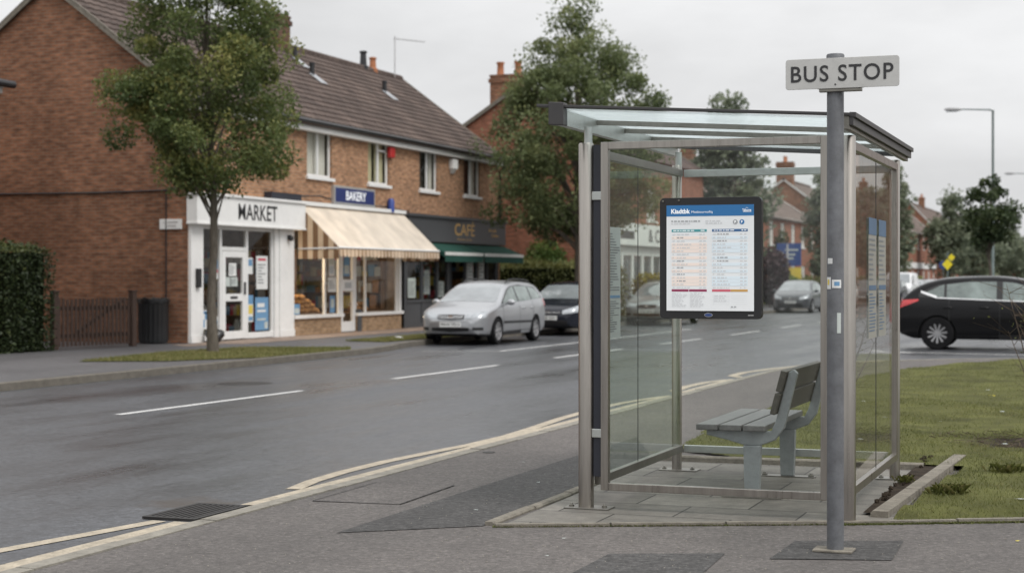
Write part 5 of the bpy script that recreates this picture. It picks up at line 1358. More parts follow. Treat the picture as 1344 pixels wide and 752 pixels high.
def tree(name, label, x, y, prof, trunk_r, n, size, leafm, seed, clumps=70, group=None, lean=(0, 0), limbs=14, clump_r=.42, squash=.8, base=0.0, gap=0.0, cat='tree', cz=None):
    """prof: list of (z, radius) of the crown envelope"""
    rg = np.random.default_rng(seed); rr = random.Random(seed)
    t = thing(name, label, cat, (x, y, base), group)
    zs = [p[0] for p in prof]; rs = [p[1] for p in prof]; z0, z1 = zs[0], zs[-1]
    cc = []
    zz = np.linspace(z0, z1, 200); w = np.interp(zz, zs, rs); w = w**1.6+.02; w /= w.sum()
    for _ in range(clumps):
        z = rg.choice(zz, p=w); r = np.interp(z, zs, rs); a = rg.uniform(0, 2*np.pi); q = r*np.sqrt(rg.uniform(.10, 1.0))*rg.uniform(.72, 1.16)
        if gap and rg.random() < gap: continue
        cc.append((x+lean[0]*(z-z0)+q*np.cos(a), y+lean[1]*(z-z0)+q*np.sin(a), z))
    cc = np.array(cc)
    m = MB(); pts = []; rad = []
    ztop = z0+(z1-z0)*.85
    for i in range(9):
        f = i/8; zq = base+(ztop-base)*f
        k = max(0, (zq-z0))
        pts.append((x+lean[0]*k+.05*math.sin(i*1.7+seed)*(f > .1), y+lean[1]*k+.05*math.cos(i*2.1+seed)*(f > .1), zq)); rad.append(trunk_r*(1.25 if i == 0 else 1)*(1-.85*f))
    m.tube(pts, rad, 12)
    for c in cc[:limbs*3:1][:limbs*2]:
        f = min(.9, max(.25, (c[2]-base)*.72/(ztop-base))); k = f*8; i0 = int(k); p0 = Vector(pts[i0]).lerp(Vector(pts[min(8, i0+1)]), k-i0)
        p1 = Vector(c); mid = p0.lerp(p1, .5)+Vector((0, 0, .12*(p1-p0).length)); r0 = trunk_r*.36*(1-f*.6)
        m.tube([p0, mid, p1], [r0, r0*.6, r0*.2], 6)
    m.build('trunk', M['bark'], t, smooth=70)
    per = n//len(cc); P = []; T = []
    for c in cc:
        k = int(per*rg.uniform(.5, 1.5)); d = rg.normal(0, 1, (k, 3)); d /= np.linalg.norm(d, axis=1)[:, None]
        cr = clump_r*rg.uniform(.6, 1.4)
        d *= (cr*rg.uniform(.2, 1.0, k)**.55)[:, None]; d[:, 2] *= squash
        q = c+d; P.append(q)
        ct = rg.normal(.45, .15)
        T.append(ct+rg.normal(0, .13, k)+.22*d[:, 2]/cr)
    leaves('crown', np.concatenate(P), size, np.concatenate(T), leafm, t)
    return t

tree('street_tree', 'tall maple with a thin straight trunk on the grass verge by the market', -17.1, 29.0,
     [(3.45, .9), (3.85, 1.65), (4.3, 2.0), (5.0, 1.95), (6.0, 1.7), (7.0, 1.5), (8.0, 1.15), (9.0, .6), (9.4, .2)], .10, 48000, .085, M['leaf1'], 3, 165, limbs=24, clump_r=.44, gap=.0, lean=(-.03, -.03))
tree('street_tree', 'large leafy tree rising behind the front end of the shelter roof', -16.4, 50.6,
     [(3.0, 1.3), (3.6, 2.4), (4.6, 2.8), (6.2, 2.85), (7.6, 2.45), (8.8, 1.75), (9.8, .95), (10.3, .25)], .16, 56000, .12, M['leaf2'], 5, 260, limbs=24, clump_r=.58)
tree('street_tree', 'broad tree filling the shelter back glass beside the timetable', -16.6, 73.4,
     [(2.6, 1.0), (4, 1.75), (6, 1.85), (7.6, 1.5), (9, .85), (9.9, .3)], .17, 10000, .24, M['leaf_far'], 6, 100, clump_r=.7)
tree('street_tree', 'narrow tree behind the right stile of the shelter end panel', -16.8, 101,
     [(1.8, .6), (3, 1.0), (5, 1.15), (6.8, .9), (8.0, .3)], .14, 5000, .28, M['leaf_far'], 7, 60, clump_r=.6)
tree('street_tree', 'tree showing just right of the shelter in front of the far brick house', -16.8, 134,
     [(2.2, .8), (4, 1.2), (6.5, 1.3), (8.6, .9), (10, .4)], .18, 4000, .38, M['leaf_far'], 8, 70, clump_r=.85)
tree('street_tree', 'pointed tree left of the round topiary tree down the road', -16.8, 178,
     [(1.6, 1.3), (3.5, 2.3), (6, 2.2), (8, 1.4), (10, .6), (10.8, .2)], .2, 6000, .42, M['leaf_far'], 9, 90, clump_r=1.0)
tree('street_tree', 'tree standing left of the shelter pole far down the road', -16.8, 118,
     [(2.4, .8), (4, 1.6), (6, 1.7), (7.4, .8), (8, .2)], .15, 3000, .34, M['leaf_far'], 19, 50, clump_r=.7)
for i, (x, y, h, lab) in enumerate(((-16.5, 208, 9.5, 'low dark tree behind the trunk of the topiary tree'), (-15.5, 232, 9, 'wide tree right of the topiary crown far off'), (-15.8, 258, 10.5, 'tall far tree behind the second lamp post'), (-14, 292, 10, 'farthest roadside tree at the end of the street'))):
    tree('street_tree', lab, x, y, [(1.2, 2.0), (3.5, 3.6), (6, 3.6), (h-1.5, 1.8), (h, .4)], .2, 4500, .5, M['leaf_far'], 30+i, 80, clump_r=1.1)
tree('topiary_tree', 'small round clipped dark tree in front of the street lamp', -4.15, 58,
     [(2.45, .35), (2.8, .85), (3.4, 1.0), (4.1, .95), (4.7, .5), (4.95, .15)], .07, 6500, .13, M['leaf3'], 10, 60, limbs=12, clump_r=.30)
# far-off woods that read as one mass
P = []; T = []
for _ in range(420):
    x = rng.uniform(-70, 70); y = rng.uniform(330, 420); h = rng.uniform(5, 10); r = rng.uniform(2.5, 5)
    k = 34; d = rng.normal(0, 1, (k, 3)); d /= np.linalg.norm(d, axis=1)[:, None]
    q = np.array((x, y, h*.5))+d*np.array((r, r, h*.5)); P.append(q); T.append(rng.normal(.4, .15)+rng.normal(0, .1, k))
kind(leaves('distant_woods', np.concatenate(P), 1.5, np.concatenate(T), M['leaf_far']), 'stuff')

def hedge(label, x0, x1, y0, y1, h, n, size, leafm, seed, rough=.06, name='hedge', cat='hedge', rnd=.12):
    rg = np.random.default_rng(seed)
    t = thing(name, label, cat, ((x0+x1)/2, (y0+y1)/2, 0))
    m = MB(); e = .12; m.box(x0+e, x1-e, y0+e, y1-e, 0, h-e); m.build('shade_core', M['core'], t)  # near-black inner box; the shade inside the hedge is its colour
    A = [(y1-y0)*h, (y1-y0)*h, (x1-x0)*h, (x1-x0)*h, (x1-x0)*(y1-y0)]; A = np.array(A)/sum(A)
    f = rg.choice(5, n, p=A); u = rg.uniform(0, 1, n); v = rg.uniform(0, 1, n)
    X = np.where(f == 0, x0, np.where(f == 1, x1, x0+(x1-x0)*u)); Y = np.where(f == 2, y0, np.where(f == 3, y1, y0+(y1-y0)*np.where(f < 2, u, v))); Z = np.where(f == 4, h, h*v)
    P = np.stack([X, Y, Z], 1); bump = .5*(np.sin(P[:, 0]*3.1+P[:, 2]*2.7)+np.sin(P[:, 1]*3.7-P[:, 2]*2.1))*rough*.8
    P += rg.normal(0, rough, (n, 3)); P[:, 2] += bump; P[:, 2] = np.clip(P[:, 2], .01, None)
    # round the upper edges
    k = np.clip((P[:, 2]-(h-rnd))/rnd, 0, 1.5)*rnd*.6
    P[:, 0] += np.where(P[:, 0] > (x0+x1)/2, -k, k); P[:, 1] += np.where(P[:, 1] > (y0+y1)/2, -k, k)
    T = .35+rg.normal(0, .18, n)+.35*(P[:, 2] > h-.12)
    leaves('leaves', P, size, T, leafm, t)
    return t
hedge('dark clipped evergreen hedge beside the brown fence at the far left', -26.5, -20.72, 27.2, 28.7, 2.13, 22000, .075, M['hedge'], 1)
hedge('long rounded hedge in front of the red brick gable beyond the café', -23.6, -16.35, 54.6, 55.9, 1.95, 16000, .10, M['hedge_lt'], 2, .09, rnd=.35)
hedge('far hedge along the shop side behind the distant parked cars', -18.4, -17.2, 90, 128, 1.35, 5000, .26, M['hedge_lt'], 3, .12)
hedge('far low hedge in front of the house with the white board', -18.4, -17.4, 134, 158, 1.5, 3000, .3, M['hedge_lt'], 4, .12)
def bush(label, x, y, r, h, n, size, leafm, seed, name='bush', z=0.0, rt=.8):
    rg = np.random.default_rng(seed); t = thing(name, label, 'bush', (x, y, z))
    m = MB()
    for i in range(7):
        a = i*.9; m.tube([(x, y, z), (x+.3*r*math.cos(a), y+.3*r*math.sin(a), z+h*.45), (x+rt*r*math.cos(a), y+rt*r*math.sin(a), z+h*.7)], [.03, .02, .008], 5)
    m.build('stems', M['twig'], t)
    d = rg.normal(0, 1, (n, 3)); d /= np.linalg.norm(d, axis=1)[:, None]; q = rg.uniform(.35, 1.05, n)**.5
    P = np.array((x, y, z+h*.55))+d*q[:, None]*np.array((r, r, h*.48)); P[:, 2] = np.clip(P[:, 2], z+.03, None)
    P += .1*r*np.sin(P[:, [1, 2, 0]]*5/r)
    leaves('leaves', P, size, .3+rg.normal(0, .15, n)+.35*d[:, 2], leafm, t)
bush('bright green rounded bush above the hedge by the brick gable', -19.5, 56.3, .85, 2.85, 5000, .11, M['bush_lt'], 11)
bush('olive bush at the left end of the hedge beyond the café', -21.6, 56.2, .8, 2.5, 3000, .12, M['hedge_lt'], 12)
bush('green bush at the right end of the hedge beyond the café', -17.9, 56.3, .7, 2.35, 3000, .11, M['hedge_lt'], 13)
bush('yellow flowering bush in front of the white shopfront seen through the side glass', -16.1, 58.2, .7, 1.7, 2600, .11, M['yellow_leaf'], 14)
bush('plum coloured bush beside the timetable in the back glass', -16.9, 84, 1.0, 3.0, 3000, .2, M['plum'], 15)
bush('pale green low bush beneath the plum bush', -16.4, 86, 1.5, 1.6, 2000, .2, M['bush_lt'], 16)
bush('dark ball shaped shrub under the house windows in the back glass', -18.6, 96, .55, 4.3, 0+900, .2, M['hedge'], 17, rt=.2)
# thin twiggy shrub at the right-hand edge
rr = random.Random(4)
t = thing('twiggy_shrub', 'bare twiggy shrub rising from a bare earth patch in the lawn', 'shrub', (-.45, 15.7, .04))
m = MB(); ends = []
for i in range(70):
    a = rr.uniform(0, 6.28); s = rr.uniform(.15, .75); hh = rr.uniform(.5, 1.5); p0 = Vector((-.45+rr.uniform(-.15, .15), 15.7+rr.uniform(-.2, .2), .03))
    p2 = p0+Vector((math.cos(a)*s*.72, math.sin(a)*s*.72, hh)); p1 = p0.lerp(p2, .5)+Vector((rr.uniform(-.08, .08), rr.uniform(-.08, .08), .12))
    m.tube([p0, p1, p2], [.008, .005, .002], 4); ends.append(p2)
    for j in range(8):
        f = rr.uniform(.3, 1); b = p1.lerp(p2, f) if f > .5 else p0.lerp(p1, f*2); a2 = rr.uniform(0, 6.28); l = rr.uniform(.12, .35)
        e = b+Vector((math.cos(a2)*l, math.sin(a2)*l, rr.uniform(0, .25))); m.tube([b, e], [.0035, .0012], 3); ends.append(e); ends.append(b.lerp(e, .6))
m.build('twigs', M['twig'], t)
P = np.array([tuple(e) for e in ends[::2]])+rng.normal(0, .03, (len(ends[::2]), 3)); leaves('leaves', P, .022, rng.normal(.4, .2, len(P)), M['hedge_lt'], t)
m = MB()
for i in range(160):
    a = rr.uniform(0, 6.28); q_ = rr.uniform(0, 1.0)**.5; p = Vector((-.80+.85*q_*math.cos(a), 15.35+.85*q_*math.sin(a), .06)); a2 = rr.uniform(0, 6.28); l = rr.uniform(.04, .13)
    m.tube([p, p+Vector((math.cos(a2)*l, math.sin(a2)*l, rr.uniform(.0, .03)))], .003, 3)
kind(m.build('twig_litter', M['twig']), 'stuff')
# weeds
def weed(label, x, y, r, n, seed):
    rg = np.random.default_rng(seed); t = thing('weed', label, 'weed', (x, y, .03)); n = int(n*3.2)
    a = rg.uniform(0, 6.28, n); s = rg.uniform(.3, 1, n)*r; V = np.zeros((n, 4, 3)); c, d = np.cos(a), np.sin(a)
    h = rg.uniform(.2, .95, n)*r; w = r*.026
    V[:, 0] = (x, y, .03); V[:, 0] += rg.normal(0, .42*r, (n, 3))*(1, 1, 0); s *= .7; 
    V[:, 2] = V[:, 0]+np.stack([c*s, d*s, h*.8], 1); mid = V[:, 0]*.5+V[:, 2]*.5+np.stack([0*a, 0*a, h*.35], 1)
    V[:, 1] = mid+np.stack([-d*w, c*w, 0*a], 1); V[:, 3] = mid-np.stack([-d*w, c*w, 0*a], 1)
    i = np.arange(n)*4; F = np.stack([np.stack([i, i+1, i+2], 1), np.stack([i, i+2, i+3], 1)], 1).reshape(-1, 3)
    tinted('leaves', V.reshape(-1, 3), F, np.repeat(np.clip(rg.normal(.62, .2, n), 0, 1), 2), M['blade'], t)
weed('leafy green weed clump beside the kerb stone by the shelter', -1.08, 11.45, .12, 80, 1); weed('grassy tuft on the lawn behind the kerb stone end', -.80, 12.9, .11, 60, 2); weed('small sprig of weed in the soil against the shelter glass', -1.46, 12.1, .08, 26, 3)
m = MB()
for i in range(26):
    m.blob((rr.uniform(-1.51, -1.44), rr.uniform(10.6, 13.9), .035), rr.uniform(.008, .02), i, .3, 4)
kind(m.build('soil_crumbs', M['soil']), 'stuff')

# ------------------------------------------------------------------ litter
def scrap(name, label, x, y, z, s, k, seed, group=None):
    r_ = random.Random(seed); m = MB(); a0 = r_.uniform(0, 6.28); n = 7
    vs = [(x, y, z+s*.25)]+[(x+s*r_.uniform(.5, 1)*math.cos(a0+6.283*i/n)*1.4*(1 if i % 2 else .7), y+s*r_.uniform(.5, 1)*math.sin(a0+6.283*i/n)*.6, z+s*r_.uniform(.02, .3)) for i in range(n)]
    m.add(vs, [(0, 1+i, 1+(i+1) % n) for i in range(n)])
    tag(m.build(name, M[k], fix=False), label, 'litter', group)
scrap('paper_scrap', 'flat white paper scrap on the lawn nearer the shelter', -.60, 11.2, .06, .04, 'paper', 1); scrap('paper_scrap', 'crumpled white paper scrap on the lawn farther right', -.42, 11.25, .06, .045, 'paper', 2)
for i, (x, y) in enumerate(((-1.6, 22), (-.9, 22.5), (-.5, 21.5), (-.75, 20.5), (-.3, 19.5), (-1.2, 18.5), (.1, 21), (-.95, 14.9), (-1.7, 17))): scrap('paper_scrap', 'tiny pale scrap lying in the lawn grass', x, y, .06, .032, 'paper_pale', 10+i, 'tiny scraps on the lawn')
scrap('dandelion', 'yellow dandelion flower in the far lawn', -1.45, 20.7, .075, .055, 'yellow_sign', 31); scrap('bottle_top', 'pale turquoise bottle top on the lawn near the shrub', -.85, 17.2, .07, .035, 'glass_roof', 32)
for i, (x, y) in enumerate(((-4.0, 11.4), (-3.9, 9.9), (-4.55, 12.6), (-3.0, 9.0), (-2.9, 8.4), (-1.3, 8.2), (-4.6, 14.3))): scrap('paper_scrap', 'tiny pale scrap on the near pavement', x, y, .006, .016, 'paper_pale', 40+i, 'tiny scraps on the pavement')
scrap('paper_scrap', 'white wrapper on the far verge by the silver car', -16.4, 36.5, .06, .11, 'paper', 51); scrap('yellow_leaf', 'small yellow leaf on the path right of the bus stop pole', -.55, 9.8, .006, .016, 'yellow_sign', 52)

# ------------------------------------------------------------------ fence, bin, bag
t = thing('picket_fence', 'dark brown timber picket fence between the hedge and the brick gable', 'fence', (-20.7, 30.1, 0))
A, B = Vector((-20.88, 29.0, 0)), Vector((-20.45, 31.25, 0)); d = (B-A).normalized()
for p in (A, B):
    m = MB(); m.bar(p, p+Vector((0, 0, 1.20)), .13, .13, (d.x, d.y, 0)); m.bar(p+Vector((0, 0, 1.20)), p+Vector((0, 0, 1.24)), .16, .16, (d.x, d.y, 0)); m.build('fence_post', M['fence'], t, bevel=.006)
nrm = Vector((-d.y, d.x, 0))
for z in (.28, .86):
    m = MB(); m.bar(A+d*.07+nrm*.05+Vector((0, 0, z)), B-d*.07+nrm*.05+Vector((0, 0, z)), .04, .09); m.build('rail', M['fence'], t)
m = MB(); m.bar(A+d*.7+nrm*.06+Vector((0, 0, .35)), B-d*.15+nrm*.06+Vector((0, 0, 1.05)), .03, .07); m.build('brace', M['fence'], t)
m = MB(); n = 18; rr = random.Random(2)
for i in range(n):
    p = A+d*(.13+(2.29-.26)*i/(n-1)); h = 1.06+rr.uniform(-.015, .015)
    m.bar(p+Vector((0, 0, .06)), p+Vector((0, 0, h)), .072, .022, nrm); 
m.build('pickets', M['fence'], t, bevel=.004)
t = thing('litter_bin', 'black fluted litter bin with a bag liner against the brick gable', 'bin', (-20.75, 32.55, 0))
m = MB(); vs = []; nn = 40; hs = (0.0, .04, .98, 1.0)
prof = [(.30, .02), (.33, .10), (.335, .95), (.36, .97), (.36, 1.03), (.31, 1.03), (.31, .60)]
m.lathe(prof, (-20.75, 32.55, 0), n=80)
m.v = [((v[0]+20.75)*(1+.035*math.cos(20*math.atan2(v[1]-32.55, v[0]+20.75)))-20.75, (v[1]-32.55)*(1+.035*math.cos(20*math.atan2(v[1]-32.55, v[0]+20.75)))+32.55, v[2]) for v in m.v]
m.build('bin_body', M['bin'], t, smooth=50)
m = MB(); m.lathe([(.362, .93), (.368, .99), (.364, 1.035), (.30, 1.04), (.27, .85)], (-20.75, 32.55, 0), n=24); m.v = [(a+.012*math.sin(a*60), b, c+.02*math.sin(a*23+b*17)) for a, b, c in m.v]; m.build('bag_liner', M['bag'], t, smooth=60)
m = MB(); m.blob((-19.78, 33.62, .15), .22, 6, .2, 9, sc=(1, 1, .75)); m.blob((-19.78, 33.62, .33), .06, 2, .3, 5); tag(m.build('rubbish_bag', M['bag'], smooth=70), 'small knotted black rubbish bag at the foot of the market pilaster', 'bag')

# ------------------------------------------------------------------ cars
def pchip(pts, x):
    X = np.array([p[0] for p in pts], float); Yv = np.array([p[1] for p in pts], float); h = np.diff(X); dl = np.diff(Yv)/h; d = np.zeros_like(X)
    for i in range(1, len(X)-1):
        d[i] = 0 if dl[i-1]*dl[i] <= 0 else 2*dl[i-1]*dl[i]/(dl[i-1]+dl[i])
    d[0] = dl[0]; d[-1] = dl[-1]
    x = np.clip(x, X[0], X[-1]); k = np.clip(np.searchsorted(X, x)-1, 0, len(X)-2); t = (x-X[k])/h[k]
    return (2*t**3-3*t**2+1)*Yv[k]+(t**3-2*t**2+t)*h[k]*d[k]+(-2*t**3+3*t**2)*Yv[k+1]+(t**3-t**2)*h[k]*d[k+1]

def car(name, label, sp, group=None, detail=True):
    """x forward, y left; body lofted through cross sections, panels wrapped on to it by ray casting"""
    L2, W2_, H = sp['L']/2, sp['W']/2, sp['H']; wf, wr, rw = sp['wf'], sp['wr'], sp['rw']
    t = thing(name, label, 'car', (0, 0, 0), group)
    belt = sp['belt']
    def hw(x, z):
        w = pchip(sp['plan'], x)*W2_; b = belt+.04*(-x/L2)
        f = np.interp(z, [.15, .34, .62, b-.06, b+.01, H], [.92, .975, 1.0, .985, .955, sp['tum']])
        return w*f
    ts = np.linspace(0, np.pi, 66); xs = -np.cos(ts)*L2
    xs = np.unique(np.concatenate([xs, np.linspace(-L2, L2, 40)]))
    m = MB(); NS = 14; rows = []
    for x in xs:
        zt = float(pchip(sp['top'], x)); zb = float(pchip(sp['bot'], x)); r = min(.10, .4*(zt-zb)); half = [(0, zb), (hw(x, zb)*.9, zb)]
        for z in np.linspace(zb+.02, zt-r, NS): half.append((hw(x, z), z))
        ye = hw(x, zt-r)
        for a in (22, 45, 68, 86): half.append((ye-r*1.25*(1-math.cos(R(a))), zt-r+r*math.sin(R(a))))
        yl = half[-1][0]
        for k in (.75, .4, 0): half.append((yl*k, zt+.02*(1-k*k)*(1 if zt > belt else .7)))
        rows.append([(x, -y, z) for y, z in half]+[(x, y, z) for y, z in reversed(half[1:-1])])
    nr = len(rows[0])
    vs = [p for r_ in rows for p in r_]; fs = []
    for i in range(len(rows)-1):
        for k in range(nr):
            a = i*nr+k; b = i*nr+(k+1) % nr; fs.append((a, b, b+nr, a+nr))
    fs.append(tuple(range(nr-1, -1, -1))); fs.append(tuple(range((len(rows)-1)*nr, len(rows)*nr)))
    m.add(vs, fs)
    body = m.build('body', [M[sp['paint']], M['trim']], t)
    bm = bmesh.new(); bm.from_mesh(body.data); bvh = BVHTree.FromBMesh(bm); bm.free()
    # wheel arches
    cut = MB()
    for wx in (wf, wr):
        for s in (-1, 1): cut.cyl((wx, s*(W2_-.24), rw), (wx, s*(W2_+.3), rw), rw*1.13, n=36)
    co = cut.build('arch_cutter', M['trim'])
    md = body.modifiers.new('arch', 'BOOLEAN'); md.object = co; md.operation = 'DIFFERENCE'; md.solver = 'EXACT'
    dg = bpy.context.evaluated_depsgraph_get(); dg.update()
    me = bpy.data.meshes.new_from_object(body.evaluated_get(dg)); body.modifiers.clear(); old = body.data; body.data = me; bpy.data.meshes.remove(old); bpy.data.objects.remove(co)
    me.materials.clear(); me.materials.append(M[sp['paint']]); me.materials.append(M['trim'])
    for p in me.polygons:
        c = p.center; p.material_index = 0
        for wx in (wf, wr):
            if abs(math.hypot(c.x-wx, c.z-rw)-rw*1.13) < .02 and abs(p.normal.y) < .35 and abs(c.y) < W2_+.02: p.material_index = 1
            if math.hypot(c.x-wx, c.z-rw) < rw*1.1 and abs(c.y) < W2_-.2: p.material_index = 1
        if c.z < .27: p.material_index = 1
    me.shade_smooth(); me.set_sharp_from_angle(angle=R(38))
    def patch(pname, pts, dirn, off, mk, parent, nu=10, nv=4):
        """pts: rows of 3-D points (a grid) cast along dirn on to the body"""
        dv = Vector(dirn).normalized(); mm = MB(); ids = {}
        for i, row in enumerate(pts):
            for j, p in enumerate(row):
                hit = bvh.ray_cast(Vector(p), dv)
                if hit[0] is None: continue
                nn = hit[1]
                if nn.dot(dv) > 0: nn = -nn
                ids[(i, j)] = len(mm.v); mm.v.append(tuple(hit[0]+nn*off))
        for i in range(len(pts)-1):
            for j in range(len(pts[0])-1):
                q_ = [(i, j), (i+1, j), (i+1, j+1), (i, j+1)]
                if all(k in ids for k in q_): mm.f.append([ids[k] for k in q_]); mm.m.append(0)
        if not mm.f: return None
        return mm.build(pname, M[mk], parent, smooth=60)
    def side(lo, hi, s, n=14, k=5):
        """lo/hi: polylines (x,z) with the same x range"""
        x0, x1 = lo[0][0], lo[-1][0]; g = []
        for x in np.linspace(x0, x1, n):
            a = np.interp(x, [p[0] for p in lo], [p[1] for p in lo]); b = np.interp(x, [p[0] for p in hi], [p[1] for p in hi])
            g.append([(x, s*3, a+(b-a)*j/(k-1)) for j in range(k)])
        return g
    def front(y0, y1, lo, hi, sx, n=11, k=5):
        g = []
        for i in range(n):
            f = i/(n-1); y = y0+(y1-y0)*f; a = np.interp(f, np.linspace(0, 1, len(lo)), lo); b = np.interp(f, np.linspace(0, 1, len(hi)), hi)
            g.append([(sx*5, y, a+(b-a)*j/(k-1)) for j in range(k)])
        return g
    # windscreen and rear screen
    c0, c1 = sp['ws']; g = []
    for i in range(13):
        f = i/12*2-1
        g.append([(x, f*(hw(x, float(pchip(sp['top'], x))-.06)-.10), 4) for x in np.linspace(c0, c1, 9)])
    patch('windscreen', g, (0, 0, -1), .005, sp.get('wsm', 'windscreen'), t)
    z0, z1, wy = sp['rs']
    patch('rear_window', front(-wy, wy, [z0, z0], [z1, z1], -1), (1, 0, 0), .006, 'carglass', t)
    for s in (-1, 1):
        patch('side_trim', side(sp['dlo_lo0'], sp['dlo_hi0'], s, 40), (0, -s, 0), .004, 'trim', t)
        for lo, hi in sp['side']:
            patch('side_window', side(lo, hi, s), (0, -s, 0), .008, sp.get('swm', 'carglass'), t)
        if 'chrome' in sp:
            patch('chrome_strip', side(*sp['chrome'], s, 30, 2), (0, -s, 0), .011, 'chrome', t)
            patch('chrome_strip', side(*sp['chrome2'], s, 8, 2), (0, -s, 0), .011, 'chrome', t)
        if detail:
            for xx, za, zb_ in sp['seams']:
                patch('door_seam', [[(xx-.006, s*3, z) for z in np.linspace(za, zb_, 8)], [(xx+.006, s*3, z) for z in np.linspace(za, zb_, 8)]], (0, -s, 0), .003, 'trim', t)
            a, b, z = sp['sill']
            patch('door_seam', side([(a, z-.006), (b, z-.006)], [(a, z+.006), (b, z+.006)], s, 12, 2), (0, -s, 0), .003, 'trim', t)
            if 'rub' in sp: patch('rubbing_strip', side([(a, sp['rub']-.03), (b, sp['rub']-.01)], [(a, sp['rub']+.025), (b, sp['rub']+.045)], s, 12, 3), (0, -s, 0), .012, 'trim', t)
            for hx in sp['handles']:
                mm = MB(); y = s*(hw(hx, belt-.1)+.012); mm.tube([(hx-.10, y-s*.012, belt-.10), (hx-.08, y+s*.02, belt-.095), (hx+.06, y+s*.02, belt-.095), (hx+.08, y-s*.012, belt-.10)], .016, 8); mm.build('door_handle', M[sp['paint']], t, smooth=60)
        # mirror
        mx_ = sp['mirror']; mm = MB(); y = s*hw(mx_, belt); mm.blob((mx_, y+s*.13, belt+.05), .10, 1, .0, 8, sc=(.6, 1.05, .7)); mm.tube([(mx_, y-s*.03, belt-.01), (mx_, y+s*.08, belt+.03)], .025, 6); mm.build('door_mirror', M[sp['paint']], t, smooth=60)
        # lamps wrapped round the corners
        hl = sp['hl']; patch('headlight', front(s*hl[0], s*hl[1], hl[2], hl[3], 1), (-1, 0, 0), .006, 'headlamp', t)
        tl = sp['tl']; patch('tail_light', side(tl[0], tl[1], s, 8, 4), (0, -s, 0), .007, 'taillamp', t)
        patch('tail_light', front(s*tl[2], s*tl[3], [tl[4], tl[4]], [tl[5], tl[5]], -1), (1, 0, 0), .007, 'taillamp', t)
        if 'rails' in sp:
            mm = MB(); pts = []
            for x in np.linspace(sp['rails'][0], sp['rails'][1], 9):
                e = 0 if x in (sp['rails'][0], sp['rails'][1]) else .055
                pts.append((x, s*(hw(x, H-.08)-.10), float(pchip(sp['top'], x))+e-.005))
            mm.tube(pts, .018, 8); mm.build('roof_rail', M['trim'], t, smooth=60)
    for (y0, y1, za, zb_, mk, nm) in sp['front']:
        patch(nm, front(y0, y1, [za[0], za[1], za[0]], [zb_[0], zb_[1], zb_[0]], 1), (-1, 0, 0), .008 if mk != 'chrome' else .014, mk, t)
    # plates
    if 'plate' in sp:
        pz = sp['platez']; hit = bvh.ray_cast(Vector((5, 0, pz)), Vector((-1, 0, 0)))
        px = hit[0].x+.014; mm = MB(); mm.box(px-.03, px, -.26, .26, pz-.055, pz+.055); pp = mm.build('number_plate', M['plate'], t)
        mm = MB(); mm.text(sp['plate'], (px+.002, -.22, pz-.032), (0, 1, 0), (0, 0, 1), .44, .064, .02, 0.0); mm.build('plate_lettering', M['ink'], pp, fix=False)
        hit = bvh.ray_cast(Vector((-5, 0, .62)), Vector((1, 0, 0)))
        if hit[0]: px = hit[0].x-.012; mm = MB(); mm.box(px, px+.03, -.26, .26, .565, .675); mm.build('number_plate', M['plate_y'], t)
    if 'emblem' in sp:
        hit = bvh.ray_cast(Vector((5, 0, sp['emblem'])), Vector((-1, 0, 0))); px = hit[0].x+.012
        mm = MB(); mm.prism([(.055*math.cos(a), sp['emblem']+.05*math.sin(a)) for a in np.linspace(0, 6.283, 17)[:-1]], px-.02, px+.008, 'yz'); mm.build('emblem', M['chrome'], t)
    # wheels
    spokes = sp.get('spokes', 10)
    for wx in (wf, wr):
        for s in (-1, 1):
            yc = s*(W2_-.105); mm = MB(); h = .10
            mm.lathe([(rw*.60, -h), (rw*.93, -h), (rw*.985, -h*.75), (rw, -h*.4), (rw, h*.4), (rw*.985, h*.75), (rw*.93, h), (rw*.68, h), (rw*.66, h*.9)], (wx, yc, rw), 'y', 40)
            w = mm.build('wheel', M['tyre'], t, smooth=50)
            mm = MB(); o_ = s*h*.86
            mm.lathe([(rw*.695, -h*.8), (rw*.70, h*.92), (rw*.65, h*.98), (rw*.62, h*.55), (rw*.62, -h*.8)], (wx, yc, rw), 'y', 40)
            for k in range(spokes):
                a = 2*math.pi*k/spokes+.13; ca, sa = math.cos(a), math.sin(a); ww = rw*(.058 if spokes > 8 else .11)
                p = []
                for r_, wd, dy in ((rw*.10, ww*.75, .02), (rw*.64, ww, .0)):
                    for e in (-1, 1): p.append((wx+r_*ca-e*wd*sa, rw+r_*sa+e*wd*ca, dy))
                y_ = yc+o_
                q_ = [(p[0][0], y_-s*p[0][2], p[0][1]), (p[1][0], y_-s*p[1][2], p[1][1]), (p[3][0], y_-s*p[3][2], p[3][1]), (p[2][0], y_-s*p[2][2], p[2][1])]
                mm.add(q_+[(a_, b_-s*.03, c_) for a_, b_, c_ in q_], [(0,1,2,3),(4,5,6,7),(0,1,5,4),(1,2,6,5),(2,3,7,6),(3,0,4,7)])
            mm.cyl((wx, yc+o_-s*.04, rw), (wx, yc+o_+s*.006, rw), rw*.14, n=14)
            mm.build('rim', M['rim'], w, smooth=40)
            mm = MB(); mm.lathe([(.001, 0), (rw*.62, 0)], (wx, yc+s*h*.35, rw), 'y', 30); mm.build('brake_disc', M['trim'], w)
    return t

